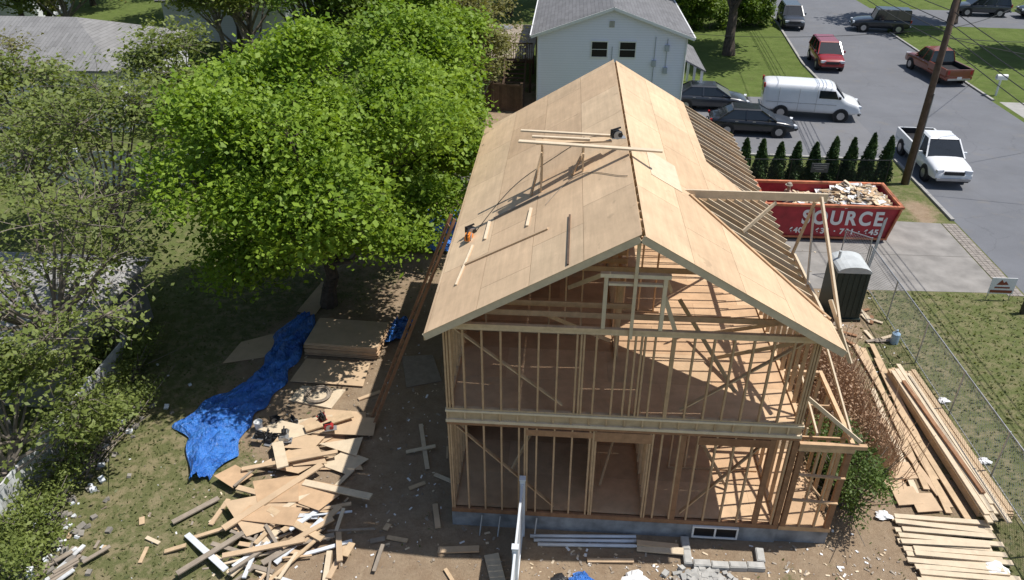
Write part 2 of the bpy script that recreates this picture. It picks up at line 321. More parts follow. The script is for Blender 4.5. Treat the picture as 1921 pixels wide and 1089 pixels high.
def shrub(name,label,c,r,n,leaf,lm,cat='bush',group=None,lobes=9,ns=14,core=.55):
    root=thing(name,label,cat,(c[0],c[1],0),group); c=np.array(c);r=np.array(r)
    lc=c+rng.uniform(-.7,.7,(lobes,3))*r; w=rng.integers(0,lobes,n)
    e=rng.normal(size=(n,3)); e/=np.linalg.norm(e,axis=1)[:,None]
    P=lc[w]+e*r*core*rng.uniform(.3,1.15,n)[:,None]; P[:,2]=np.maximum(P[:,2],.04)
    V,F=leafquads(P,leaf,.3); bigmesh('foliage',V,F,lm,root,org=(c[0],c[1],0))
    t=MB()
    for i in range(ns):
        q=lc[i%lobes]+rng.normal(size=3)*r*.35; t.cyl((c[0]+random.uniform(-.3,.3)*r[0],c[1]+random.uniform(-.3,.3)*r[1],0),(q[0],q[1],abs(q[2])+.1*r[2]),.02,.008,4)
    t.obj('stems',M_barkg,root)
for i,(x,y) in enumerate([(7.5,56),(10.2,56.5),(13,57),(15,57.5),(5.0,56),(8.5,61),(12.5,62),(15.6,63.5)]):
    shrub('hedge_bush','large rounded green hedge bush along the lawn',(x,y,1.7),(1.9,1.7,1.9),4200,.17,L_mid,group='hedge bushes behind the lawn',lobes=20,core=.42)
shrub('bush','loose green bush against the porch frame corner',(6.1,1.7,.9),(.95,1.8,1.0),8500,.05,L_bush,lobes=26,ns=110,core=.36)
shrub('bush','scrubby green bush by the fence rubble',(-14.3,1.6,.6),(1.3,2.6,.8),6500,.06,L_sparse,lobes=26,ns=60,core=.36)
shrub('bush','scrubby weeds beside the white fence',(-14.2,-1.4,.45),(1.2,1.6,.65),4200,.06,L_sparse,lobes=18,ns=40,core=.38)
shrub('bush','tangled green shrub overgrowing the fence top',(-15.1,5.0,.9),(1.0,2.0,.9),5200,.065,L_sparse,lobes=20,ns=60,core=.36)
root=thing('brown_shrub','tall brown twiggy shrub beside the house wall','bush',(6.4,4.6,0)); t=MB()
for i in range(3200):
    y=random.uniform(2.2,8.0);x=random.gauss(6.75,.42)-.05*(y-5); h=random.uniform(.6,1.7)
    t.cyl((x,y,0),(x+random.gauss(0,.2),y+random.gauss(0,.25),h),.012,.005,3)
t.obj('twigs',simple('twig',(.50,.34,.22),.9,var=.3),root)
P=np.stack([rng.normal(6.7,.45,5200),rng.uniform(2.2,7.6,5200),rng.uniform(.3,1.6,5200)],1); V,F=leafquads(P,.045); bigmesh('foliage',V,F,L_twig,root,org=(6.4,4.6,0))
for i in range(10):
    x=6.4+i*.85; y=22.6+i*.03
    h=random.uniform(1.95,2.5); r0=thing('arborvitae','narrow dark green conical evergreen in clipped row','evergreen',(x,y,0),'evergreens along the boundary')
    n=4200; z=rng.uniform(.03,1,n)**1.1; ang=rng.uniform(0,6.283,n); ph=rng.uniform(0,6); rr=.41*(1-z)**.6*rng.uniform(.55,1.1,n)*(1+.2*np.sin(ang*3+z*9+ph))
    P=np.stack([x+rr*np.cos(ang)+.05*z*math.sin(ph),y+rr*np.sin(ang),z*h+.02],1); V,F=leafquads(P,.065,0.1,elong=2); bigmesh('foliage',V,F,L_dark,r0,org=(x,y,0))
    t=MB(); t.cyl((x,y,0),(x,y,h*.8),.05,.01,6); t.obj('trunk',M_bark,r0)
n=46000; P=np.stack([rng.uniform(-17,15.5,n),rng.uniform(-4,14,n),np.full(n,.025)],1)
keep=(dirt_and_shade(P[:,0],P[:,1])+rng.normal(size=n)*.22<.40)&~((abs(P[:,0])<4.2)&(P[:,1]>0))&~((P[:,0]>6)&(P[:,1]>12.3)); P=P[keep]
V,F=leafquads(P,.045,0.,elong=2.2); bigmesh('grass_tufts',V,F,leafm('grass_blades',(.10,.125,.045),(.22,.23,.10)),kind='stuff',label='scattered grass tufts and weeds on the yard',category='grass')
# ------------------------------------------------------------ HOUSE FRAME
H=thing('house_frame','two storey timber house frame with plywood gable roof','house',(0,6,0))
W=3.96; LEN=12.0; PK=8.47; EV=4.29; SL=(PK-6.0)/EV
b=MB(); b.bx(-W,W,0,.22,0,.46);b.bx(-W,-W+.22,.22,LEN,0,.46);b.bx(W-.22,W,.22,LEN,0,.46);b.bx(-W+.22,W-.22,LEN-.22,LEN,0,.46)
b.bx(W+.002,5.2,0.05,.25,0,.46);b.bx(5.0,5.2,.25,2.7,0,.46)
b.obj('foundation',M_found,H)
def deck(z,x0,x1,y0,y1,name='floor_deck'):
    b=MB(); y=y0
    j=0
    while y<y1-.01:
        yy=min(y1,y+1.22); x=x0-(1.22 if j%2 else 0)
        while x<x1-.01:
            a_,c_=max(x0,x),min(x1,x+2.44)
            if c_-a_>.02: b.bx(a_+.002,c_-.002,y+.002,yy-.002,z-.02,z)
            x+=2.44
        y=yy;j+=1
    b.obj(name,M_floor,H)
deck(.60,-W+.05,W-.02,.06,LEN); deck(3.74,-W+.03,W-.03,.05,LEN); deck(.60,W+.0,5.18,.08,2.7,'porch_deck')
b=MB()
for i in range(30): b.bx(-W+.1,W-.1,.1+i*.406-.02,.1+i*.406+.02,3.46,3.71)
b.obj('floor_joists',M_stud,H)
def studs(par,pts,z0,z1,w=.04,d=.09,axis='x',mat=M_stud):
    for p in pts:
        b=MB(); 
        if axis=='x': b.bx(p[0]-w/2,p[0]+w/2,p[1]-d/2,p[1]+d/2,z0,z1)
        else: b.bx(p[0]-d/2,p[0]+d/2,p[1]-w/2,p[1]+w/2,z0,z1)
        b.obj('stud',mat,par)
def one(name,mat,par,*a,**k):
    b=MB(); b.beam(*a,**k); return b.obj(name,mat,par)
b=MB(); y=.045
b.bx(-W,W,y-.05,y+.05,.47,.60); b.bx(-W,W,y-.045,y+.045,3.30,3.38); b.bx(-2.15,-.62,y-.048,y-.002,3.08,3.25); b.bx(-.58,.72,y-.048,y-.002,3.0,3.28); b.bx(1.75,3.35,y-.048,y-.002,3.05,3.27)
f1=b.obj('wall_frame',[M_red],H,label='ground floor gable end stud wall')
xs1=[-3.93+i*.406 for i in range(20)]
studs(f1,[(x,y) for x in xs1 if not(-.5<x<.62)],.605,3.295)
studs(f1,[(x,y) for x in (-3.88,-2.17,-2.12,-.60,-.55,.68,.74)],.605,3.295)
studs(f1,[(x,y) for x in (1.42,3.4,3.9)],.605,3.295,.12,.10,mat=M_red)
one('brace',M_stud,f1,(-3.75,.10,3.2),(-1.45,.10,.75),.03,.09,up=(0,1,0)); one('brace',M_stud,f1,(3.3,.10,3.2),(1.6,.10,.75),.03,.09,up=(0,1,0))
b=MB(); b.bx(-W,W,.03,.07,3.385,3.72)
for i in range(0,41,2): b.bx(-W+.02+i*.2-.018,-W+.02+i*.2+.018,-.005,.03,3.47,3.68)
b.bx(-W-.02,W+.02,-.02,.09,3.385,3.46,1); b.bx(-W-.02,W+.02,-.02,.09,3.69,3.738,1)
b.obj('rim_joist',[M_lum,M_cream],H)
b=MB(); b.bx(-W,W,y-.045,y+.045,3.742,3.79); b.bx(-W-.15,W+.15,y-.045,y+.045,6.0,6.09); b.bx(-W,W,y-.04,y+.04,5.94,5.995)
f2=b.obj('wall_frame',M_lum,H,label='upper floor gable end stud wall')
studs(f2,[(x,y) for x in xs1],3.792,5.935)
studs(f2,[(x,y) for x in (-3.87,-3.8,-1.0,-.94,-.02,.26,.33,.9,3.9,3.84)],3.792,5.935)
one('brace',M_lum,f2,(-3.7,.105,5.9),(-1.35,.105,3.95),.03,.09,up=(0,1,0)); one('brace',M_lum,f2,(3.6,.105,5.9),(1.25,.105,3.95),.03,.09,up=(0,1,0))
b=MB(); b.bx(-.62,-.54,0,.09,6.1,7.33);b.bx(.56,.64,0,.09,6.1,7.33);b.bx(-.70,.70,-.01,.1,7.335,7.42);b.bx(-.53,.55,0,.09,7.15,7.2)
b.bx(-.035,.035,-.06,-.015,5.9,8.2); b.bx(-.02,.02,.0,.08,7.43,8.25)
b.beam((-.6,.2,7.3),(-1.3,1.6,6.1),.04,.09); b.beam((.6,.2,7.3),(1.0,1.6,6.1),.04,.09); b.beam((.9,.04,6.12),(.62,.04,6.9),.04,.09)
b.obj('gable_window_frame',M_cream,H)
for sx,lab in ((-1,'open stud long wall beside the maple'),(1,'open stud long wall facing the street')):
    x=sx*(W-.045); b=MB()
    for z0,z1 in ((.602,.64),(3.30,3.38),(3.742,3.79),(5.94,6.03)): b.bx(x-.045,x+.045,.1,LEN,z0,z1)
    b.bx(x-.02,x+.02,.1,LEN,3.385,3.735)
    if sx<0:
        for z0,z1 in ((.62,3.3),(3.4,5.98)):
            yy=2.4
            while yy<LEN: b.bx(x-.06,x-.047,yy+.002,min(LEN,yy+1.22)-.002,z0,z1,1); yy+=1.22
    w_=b.obj('wall_frame',[M_stud,M_floor],H,label=lab)
    nn=20 if sx>0 else 12
    studs(w_,[(x,.35+i*.406) for i in range(nn)],3.792,5.935,axis='y')
    studs(w_,[(x,.35+i*.406) for i in range(nn-6)],.645,3.295,axis='y')
b=MB()
for z0,z1 in ((.62,3.3),(3.76,8.1)):
    for i in range(7):
        x0=-W+.05+i*1.12
        top=z1 if z1<4 else 6.02
        b.bx(x0+.002,x0+1.118,LEN-.05,LEN-.035,z0,top)
b.add([(-W,LEN-.04,6.03),(W,LEN-.04,6.03),(0,LEN-.04,8.3)],[(0,1,2)])
for i in range(19):
    x=-W+.05+i*.42; b.bx(x,x+.04,LEN-.15,LEN-.055,.62,3.3,1);b.bx(x,x+.04,LEN-.15,LEN-.055,3.76,6.0,1)
b.obj('wall_frame',[M_floor,M_stud],H,label='plywood covered rear gable wall')
def part(p0,p1,z0,z1,sheath=None,gap=None):
    b=MB(); d=math.hypot(p1[0]-p0[0],p1[1]-p0[1]); n=int(d/.406); ux,uy=(p1[0]-p0[0])/d,(p1[1]-p0[1])/d; rz=math.atan2(uy,ux)
    c=((p0[0]+p1[0])/2,(p0[1]+p1[1])/2)
    for z in (z0+.02,z1-.03): b.box((c[0],c[1],z),(d,.09,.04),rz)
    for i in range(n+1):
        t=i*.406+.03
        if gap and gap[0]<t<gap[1]: continue
        b.box((p0[0]+ux*t,p0[1]+uy*t,(z0+z1)/2),(.04,.085,z1-z0-.1),rz)
    if sheath: b.box((c[0]+uy*.055,c[1]-ux*.055,(z0+z1)/2),(d*sheath,.012,(z1-z0)*.98),rz,1)
    b.obj('partition_wall',[M_stud,M_floor],H)
part((-.05,2.2),(-.05,7.0),3.75,5.98,gap=(1.3,2.2)); part((-3.85,6.6),(-.1,6.6),3.75,5.98,.9); part((-.9,3.2),(-3.8,3.2),3.75,5.98,gap=(1,2.2))
part((.2,4.4),(1.2,4.4),3.75,5.98)
part((.75,.2),(.75,4.6),.61,3.3,gap=(2.4,3.2)); part((-.55,.2),(-.55,4.6),.61,3.3,.8); part((-3.85,4.7),(-.6,4.7),.61,3.3,.95); part((.8,4.7),(3.85,4.7),.61,3.3,gap=(1,2)); part((1.5,1.8),(3.8,1.8),.61,3.3,gap=(.8,1.7))
for p0,p1 in (((-1.9,1.0,5.8),(-.2,2.6,4.0)),((2.6,.9,3.9),(1.2,1.6,5.9)),((3.7,1.2,5.7),(1.9,3.1,3.9)),((3.7,.8,5.4),(2.2,2.2,3.85)),((-2.6,1.2,.7),(-1.2,2.8,3.1)),((2.9,1.1,.7),(1.2,2.6,3.1)),((3.8,3.2,.7),(2.0,1.4,3.0)),((-.3,.9,.7),(.6,3.,3.2))):
    one('temporary_brace',M_lum,H,p0,p1,.04,.09)
for i in range(29): 
    yy=.5+i*.406
    if i in (2,3,4): continue
    b=MB(); b.bx(-W+.05,(W-.05) if yy>6.6 or yy<.9 or i%5==0 else .1,yy-.019,yy+.019,6.035,6.17); b.obj('ceiling_joist',M_stud,H)
b=MB(); x1=5.2
b.bx(3.98,x1+.25,-.03,.07,3.14,3.24);b.bx(3.98,x1,-.02,.06,3.02,3.13); b.bx(x1-.09,x1,.08,2.75,3.14,3.24); b.bx(3.98,x1-.1,2.66,2.75,3.14,3.24)
b.bx(3.98,x1,-.02,.08,.47,.60);b.bx(x1-.09,x1,.09,2.75,.47,.60)
pf=b.obj('porch_frame',[M_stud],H)
one('handrail',M_cream,pf,(3.95,.3,4.35),(x1+.1,.05,3.3),.04,.09);one('handrail',M_cream,pf,(x1-.05,.2,3.3),(x1-.15,2.75,4.2),.04,.09);one('handrail',M_cream,pf,(4.4,.25,3.3),(4.6,2.75,3.35),.04,.09)
for i in (0,3,6): b=MB(); b.bx(4.0,x1-.1,.35+i*.38,.39+i*.38,3.05,3.13); b.obj('joist',M_stud,pf)
studs(pf,[(5.1,.02),(4.06,.02)],.605,3.01,.12,.11,mat=M_red)
studs(pf,[(4.45,.03),(4.80,.03)],.605,3.01,mat=M_stud)
studs(pf,[(5.15,.55+i*.7) for i in range(4)],.605,3.13,axis='y',mat=M_stud)
for a_ in (((4.1,.09,2.4),(5.05,.09,1.2),.03,.09),((4.1,-.06,1.55),(5.15,-.06,1.5),.03,.08),((4.1,-.06,2.35),(5.15,-.06,2.3),.03,.08)): one('brace',M_stud,pf,*a_,up=(0,1,0))
# ROOF
def rz_(x): return PK-SL*abs(x)
roof=MB(); roof.bx(-.02,.02,-.1,12.2,PK-.32,PK-.06); roof=roof.obj('roof',M_lum,H)
def rafter(par,y,x0,x1,h=.13,w=.04,mat=M_lum,off=.03,name='rafter'):
    b=MB(); z=-off-h/2/math.cos(math.atan(SL))
    b.beam((x0,y,rz_(x0)+z),(x1,y,rz_(x1)+z),w,h); b.obj(name,mat,par)
for i in range(31):
    yy=.05+i*.406
    rafter(roof,yy,.025,4.2,mat=M_cream if i%3 else M_lum); rafter(roof,yy,-.025,-4.15)
for s in (-1,1):
    b=MB(); b.beam((s*.0+s*.02,-.27,PK-.115),(s*4.28,-.27,rz_(4.28)-.105),.04,.15); b.obj('rake_board',M_cream,roof)
b=MB(); b.bx(-4.30,-4.26,-.25,12.28,5.80,5.96); b.obj('fascia',M_lum,roof)
def clip(poly,conv):
    out=poly
    n=len(conv)
    for i in range(n):
        a_,c_=conv[i],conv[(i+1)%n]; inp=out; out=[]
        if not inp: return []
        def side(p): return (c_[0]-a_[0])*(p[1]-a_[1])-(c_[1]-a_[1])*(p[0]-a_[0])
        for j in range(len(inp)):
            p,q=inp[j],inp[(j+1)%len(inp)]; sp,sq=side(p),side(q)
            if sp>=0: out.append(p)
            if (sp>=0)!=(sq>=0):
                t=sp/(sp-sq); out.append((p[0]+(q[0]-p[0])*t,p[1]+(q[1]-p[1])*t))
    return out
def sheath(convs,sgn,name='roof_sheathing'):
    b=MB(); cs=math.cos(math.atan(SL)); st=1.22*cs; row=0; x=0.
    while x<EV:
        y=-.3-(row%3)*.81
        while y<12.4:
            r=[(x+.003,y+.003),(min(EV,x+st)-.003,y+.003),(min(EV,x+st)-.003,y+2.434),(x+.003,y+2.434)]
            for cv in convs:
                p=clip(r,cv)
                if len(p)>=3:
                    q=[(sgn*a_,c_,rz_(a_)) for a_,c_ in p]; lo=[(u,v_,w_-.016) for u,v_,w_ in q]
                    if sgn<0: q.reverse(); lo.reverse()
                    b.hexa(lo,q)
            y+=2.44
        x+=st;row+=1
    b.obj(name,M_roofply,roof)
sheath([[(.0,-.3),(EV,-.3),(EV,12.3),(.0,12.3)]],-1)
sheath([[(.075,-.3),(4.29,-.3),(4.29,.75),(1.4,3.4),(.075,3.4)],[(.075,3.4),(1.4,3.4),(3.5,6.15),(2.42,7.0),(.075,7.0)],[(.075,7.0),(2.42,7.0),(2.42,12.3),(.075,12.3)]],1)
b=MB(); q=[(.5,3.3),(1.25,3.3),(1.25,4.9),(.5,4.9)]
b.hexa([(u,v_,rz_(u)+.003) for u,v_ in q],[(u,v_,rz_(u)+.014) for u,v_ in q]); b.obj('sheathing_patch',M_cream,roof)
one('ridge_beam',M_cream,roof,(1.3,3.62,7.60),(4.65,3.60,7.60),.05,.20)
one('rafter',M_cream,roof,(4.5,3.55,7.60),(4.42,.55,5.95),.045,.13)
one('post',M_lum,roof,(4.38,3.58,7.5),(4.1,3.58,6.0),.09,.045)
for a_ in (((3.5,3.6,7.45),(2.75,3.2,6.85),.04,.09),((4.4,3.6,7.3),(4.1,2.1,6.1),.04,.09),((4.15,3.5,6.1),(4.15,.8,6.05),.05,.12),((4.25,1.0,6.4),(4.75,.4,5.2),.04,.09)): one('brace',M_cream,roof,*a_)
one('valley_rafter',M_stud,roof,(1.45,3.42,rz_(1.45)-.02),(4.25,.8,rz_(4.25)-.02),.05,.14); one('valley_rafter',M_stud,roof,(1.45,3.42,rz_(1.45)-.04),(3.9,6.6,rz_(3.9)-.05),.05,.14)
# ------------------------------------------------------------ basement window, pipes, etc
w_=thing('basement_window','white vinyl basement window set in the foundation','window',(2.5,-.02,.1))
b=MB(); b.bx(1.95,3.05,-.06,.0,.08,.12);b.bx(1.95,3.05,-.06,.0,.42,.46);b.bx(1.95,1.99,-.06,0,.12,.42);b.bx(3.01,3.05,-.06,0,.12,.42);b.bx(2.48,2.52,-.06,0,.12,.42); b.obj('frame',M_white,w_)
for xa_,xb_ in ((1.99,2.48),(2.52,3.01)): b=MB(); b.bx(xa_,xb_,-.03,-.01,.12,.42); b.obj('pane',M_pane,w_)
for (x,y,r) in [(1.78,-.28,1.57),(1.78,-.69,1.57),(2.1,-.84,.02),(2.52,-.86,0),(2.94,-.84,.03),(3.36,-.82,0),(3.52,-.5,1.5)]:
    b=MB(); b.box((x,y,.06),(.4,.19,.14),r); b.box((x,y,.135),(.36,.15,.02),r)
    b.obj('concrete_block',M_block,label='grey solid concrete block lining window well',category='concrete block',group='blocks around the window well')
for i in range(3):
    b=MB(); b.cyl((-2.0+i*.1,-.28-i*.12,.06),(.6,-.12-i*.14,.06),.045,n=10); b.obj('plastic_pipe',M_vinyl,smooth=True,label='white plastic drain pipe lying by foundation',category='pipe',group='pipes by the foundation')
for i in range(4):
    b=MB(); x=-3.2+i*.45; b.cyl((x,-.05,.45),(x-.05,-.3,-.02),.022,n=6); b.obj('form_stake',M_met,label='metal stake standing against the foundation',category='stake',group='stakes at the foundation')
def vfence(label,p0,p1,h=1.8,post=2.0,mat=M_vinyl):
    r=thing('vinyl_fence',label,'fence',(p0[0],p0[1],0)); d=math.hypot(p1[0]-p0[0],p1[1]-p0[1]); n=max(1,round(d/post))
    for i in range(n+1):
        t=i/n; x,y=p0[0]+(p1[0]-p0[0])*t,p0[1]+(p1[1]-p0[1])*t
        b=MB(); b.box((x,y,h/2+.05),(.125,.125,h+.1)); b.box((x,y,h+.115),(.15,.15,.03)); b.obj('post',mat,r)
        if i<n:
            x2,y2=p0[0]+(p1[0]-p0[0])*(i+1)/n,p0[1]+(p1[1]-p0[1])*(i+1)/n; ux,uy=(x2-x)/(d/n),(y2-y)/(d/n); L_=d/n-.15; rz=math.atan2(uy,ux); m=((x+x2)/2,(y+y2)/2)
            b=MB(); b.box((m[0],m[1],.12),(L_,.05,.14),rz); b.box((m[0],m[1],h-.06),(L_,.05,.12),rz); k=int(L_/.16)
            for j in range(k):
                s=-L_/2+(j+.5)*L_/k; b.box((m[0]+ux*s,m[1]+uy*s,h/2+.03),(L_/k-.006,.022,h-.26),rz)
            b.obj('panel',mat,r)
M_oldv=simple('grimy_white_vinyl',(.55,.56,.56),.7,var=.4,sc=2.5)
vfence('white vinyl fence running out from the house front',(-2.2,-.2),(-2.32,-6.2))
vfence('white vinyl fence at the back of the yard',(-34,19.2),(-6.0,20.6),1.8,2.4)
vfence('grimy white vinyl side fence under sparse trees',(-14.95,-1.0),(-15.1,5.6),1.25,2.2,M_oldv)
# ------------------------------------------------------------ roof items
def onroof(x,y,dz=0): return (x,y,rz_(x)+dz)
SH=thing('saw_horse','timber saw bench standing on the plywood roof','saw horse',onroof(-1.6,4.5))
for x in (-2.05,-1.05):
    for y in (4.15,4.85): one('leg',M_lum,SH,(x,y,rz_(x)),(x,4.5+(y-4.5)*.7,8.5),.04,.09)
    one('crossbar',M_lum,SH,(x,4.1,8.28),(x,4.9,8.28),.04,.09); one('brace',M_lum,SH,(x-.25,4.2,rz_(x-.25)+.02),(x,4.75,8.1),.04,.09)
b=MB(); b.beam((-2.2,4.3,8.52),(-.4,4.6,8.52),.28,.04); b.obj('top',M_lum,SH)
def board(p0,p1,w=.09,t=.04,mat=M_lum,label='loose timber board lying on the ground',group='loose boards',name='board',cat='board'):
    b=MB(); b.beam(p0,p1,w,t); kw=dict(label=label,category=cat)
    if group: kw['group']=group
    return b.obj(name,mat,**kw)
lr='long pale board laid across the roof ridge'
board((-2.6,4.12,8.60),(.75,3.7,8.60),.14,.04,M_cream,lr,'boards on the saw bench')
board((-2.6,4.95,8.57),(-.4,4.75,8.57),.09,.04,M_cream,lr,'boards on the saw bench')
board((-2.3,4.55,8.57),(-.9,4.45,8.57),.09,.04,M_cream,lr,'boards on the saw bench')
rl='thin board lying on the roof sheathing'
for (x0,y0,x1_,y1_,w,m) in [(-1.81,1.86,-3.75,2.05,.09,M_ply),(-3.8,1.2,-3.62,2.9,.05,M_cream),(-3.32,2.9,-3.3,3.9,.07,M_cream),(-2.3,2.5,-2.25,3.4,.07,M_cream),(-1.36,-.2,-1.34,2.0,.04,M_dark),(-2.1,3.9,-3.2,3.9,.06,M_grayw)]:
    board(onroof(x0,y0,.025),onroof(x1_,y1_,.025),w,.03,m,rl,'boards lying on the roof')
def tube(name,pts,r,mat,par=None,n=5,**kw):
    b=MB()
    for p,q in zip(pts[:-1],pts[1:]): b.cyl(p,q,r,n=n)
    return b.obj(name,mat,par,**kw)
pts=[]
for i in range(50):
    t=i/49; x=-3.6+3.4*t; y=3.7+2.6*math.sin(t*2.6)+.25*math.sin(t*9); pts.append(onroof(x,y,.02))
tube('air_hose',pts,.009,M_blk,label='thin black air hose snaking across the roof',category='hose')
pts=[onroof(-1.9+1.8*t/30,3.2+.8*math.sin(t/30*4),.02) for t in range(31)]
tube('air_hose',pts,.008,M_grayw,label='pale air hose curling across the sheathing',category='hose')
def tool(name,label,cat,p,rz,col=M_blk,col2=M_met,tilt=0):
    r=thing(name,label,cat,p,rz=rz); r.rotation_euler=(0,tilt,rz)
    b=MB(); b.box((0,0,.09),(.26,.12,.12)); b.box((-.02,0,.17),(.16,.09,.06)); b.cyl((.08,-.09,.1),(.08,.09,.1),.06,n=10); b.obj('housing',col,r)
    b=MB(); b.cyl((.02,-.085,.09),(.02,-.07,.09),.1,n=16); b.box((.05,0,.015),(.34,.2,.012)); b.obj('blade_guard',col2,r)
    b=MB(); b.beam((-.12,0,.2),(.1,0,.26),.03,.035); b.beam((-.13,0,.06),(-.13,0,.22),.03,.035); b.obj('handle',M_blk,r)
tool('nail_gun','black nail gun resting on the roof sheathing','nail gun',onroof(-3.76,3.67,.01),.4,M_blk,M_met,0)
tool('circular_saw','black circular saw resting near the roof ridge','saw',(-.28,4.5,8.6),.2)
tool('nail_gun','small orange nail gun on the roof sheathing','nail gun',onroof(-3.78,3.35,.01),1.4,M_amber)
LD=thing('extension_ladder','long reddish ladder leaning on the roof eave','ladder',(-6.8,3.7,0))
b0=Vector((-6.85,3.55,0)); b1=Vector((-4.36,4.75,6.25)); side=Vector((0.4,-.85,0)).normalized()*.15
for s in (-1,1): one('rail',M_red,LD,b0+side*s,b1+side*s,.035,.085)
for i in range(22):
    p=b0.lerp(b1,(i+.6)/22.5); b=MB(); b.cyl(p-side,p+side,.016,n=6); b.obj('rung',M_red,LD)
# ------------------------------------------------------------ tarp
def tarp(label,Lc,Rc,nu=60,nv=18,amp=.12):
    def cr(P,t):
        P=np.array(P);n=len(P)-1; k=min(int(t*n),n-1); f=t*n-k; f=f*f*(3-2*f)*.5+f*.5; return P[k]*(1-f)+P[k+1]*f
    b=MB()
    ph=[random.uniform(0,6) for _ in range(6)]
    for i in range(nu+1):
        t=i/nu; l=cr(Lc,t); r=cr(Rc,t)
        for j in range(nv+1):
            s=j/nv; p=l*(1-s)+r*s
            z=amp*(.5+.5*math.sin(s*17+2.5*math.sin(t*7+ph[0])+ph[1]))*(.5+.5*math.sin(t*11+s*4+ph[2]))+amp*.8*abs(math.sin(t*31+s*9+ph[3]))+.45*amp*abs(math.sin(s*33-t*21))
            e=math.sin(math.pi*min(1,max(0,s)))**.5
            b.v.append((p[0]+.08*math.sin(t*40+s*5),p[1]+.07*math.sin(s*20+t*9),.02+z*(.35+.65*e)+amp*.7*e*(1 if amp>.1 else .3)))
    for i in range(nu):
        for j in range(nv):
            a_=i*(nv+1)+j; b.f.append((a_,a_+1,a_+nv+2,a_+nv+1)); b.m.append(0)
    b.obj('blue_tarp',M_tarp,label=label,category='tarp',smooth=True)
tarp('crumpled bright blue tarp trailing across the dirt',[(-10.8,8.9),(-11.2,7.6),(-11.0,6.4),(-11.15,5.2),(-12.0,4.1),(-12.6,3.0),(-11.9,2.4),(-11.2,.9)],[(-10.1,9.0),(-9.95,7.3),(-10.0,6.0),(-10.0,5.0),(-10.3,3.9),(-10.4,3.0),(-10.3,1.9),(-10.7,1.0)],100,34,amp=.14)
tarp('blue tarp over materials behind the maple',[(-10,14.2),(-9.5,15.5),(-9,17)],[(-6.0,14),(-5.4,15.6),(-5.4,17.5)],30,30,.2)
tarp('blue tarp edge beside the plywood stack',[(-7.4,7.4),(-7.3,8.8)],[(-6.7,7.8),(-6.6,8.9)],10,10,.12)
for i in range(15):
    dx,dy=random.uniform(-.05,.05),random.uniform(-.05,.05); b=MB(); b.box((-8.55+dx,7.45+dy,.06+i*.032),(2.44,1.5,.026),random.uniform(-.02,.02)-.04)
    b.obj('plywood_sheet',M_ply if i>12 else M_floor,label='reddish plywood sheet in a neat ground stack',category='plywood sheet',group='stacked plywood sheets')
def slab(pts,z,t=.02,mat=M_ply,label='plywood sheet lying flat on dirt',name='plywood_sheet',group='loose plywood pieces',tilt=0):
    b=MB(); cx=sum(p[0] for p in pts)/len(pts)
    zz=[z+tilt*(p[0]-cx) for p in pts]
    b.hexa([(p[0],p[1],q) for p,q in zip(pts,zz)],[(p[0],p[1],q+t) for p,q in zip(pts,zz)])
    b.obj(name,mat,label=label,category='plywood sheet',group=group)
slab([(-12.35,6.1),(-11.0,6.55),(-11.05,8.0),(-12.2,7.3)],.03); slab([(-9.85,5.3),(-7.5,5.2),(-7.55,6.4),(-9.7,6.5)],.05,.03)
slab([(-6.15,5.3),(-5.1,5.7),(-5.6,7.05),(-6.6,6.9)],.02,mat=M_grayw); slab([(-10.9,9.3),(-10.2,9.1),(-9.9,11.2),(-10.6,11.4)],.04)
slab([(-9.6,4.4),(-8.2,4.1),(-8.0,5.0),(-9.4,5.1)],.02,.05,M_cream)
for i in range(20):
    cx,cy=random.uniform(-9.2,-7.1),random.uniform(1.2,4.0)
    if i>13: cx,cy=random.uniform(-10,-7.3),random.uniform(-.4,1.2)
    k=random.choice([3,4,4,4]); a0=random.uniform(0,6); sx,sy=random.uniform(.5,1.15),random.uniform(.35,.8)
    pts=[(cx+sx*math.cos(a0+2*math.pi*j/k+random.uniform(-.25,.25)),cy+sy*math.sin(a0+2*math.pi*j/k+random.uniform(-.25,.25))) for j in range(k)]
    slab(pts,.03+i*.014,.015,random.choice([M_ply,M_ply,M_floor,M_cream]),'cut plywood offcut in a scrap heap','plywood_offcut','plywood offcuts',random.uniform(-.06,.06))
sl='timber offcut tangled in the scrap heap'
for (x0,y0,x1_,y1_,w,z) in [(-9.5,-.8,-7.7,1.5,.19,.3),(-8.0,.85,-6.1,.4,.2,.3),(-9.7,.6,-7.6,.1,.16,.25),(-9.8,1.2,-7.4,2.0,.14,.3),(-8.9,-2.0,-8.2,-.5,.2,.15),(-9.2,-1.6,-7.4,-1.0,.14,.3),(-7.9,-1.2,-6.9,-.3,.14,.25),(-10.0,-.5,-9.9,.4,.12,.05),(-10.3,-1.,-8.6,-.2,.1,.1),(-8.6,-.1,-7.0,-.9,.18,.3),(-7.5,.3,-6.9,1.6,.12,.1),(-5.4,3.6,-4.9,1.8,.12,.05),(-5.6,2.4,-4.8,2.6,.1,.08),(-4.5,.6,-4.3,-.2,.14,.03),(-2.9,-.9,-2.5,-2.2,.35,.05),(-4.2,-.85,-3.2,-.8,.18,.03),(-8.6,2.9,-7.4,3.6,.3,.3),(-9.2,2.3,-8.7,1.3,.3,.3),(-.6,-.9,.5,-.85,.12,.04),(.6,-.45,1.7,-.55,.2,.06),(.6,-.35,1.6,-.4,.15,.12),(-7.5,4.6,-6.9,5.0,.12,.04)]:
    board((x0,y0,z),(x1_,y1_,z+random.uniform(-.05,.1)),w,.04,random.choice([M_lum,M_cream,M_ply]),sl,'scrap timber boards')
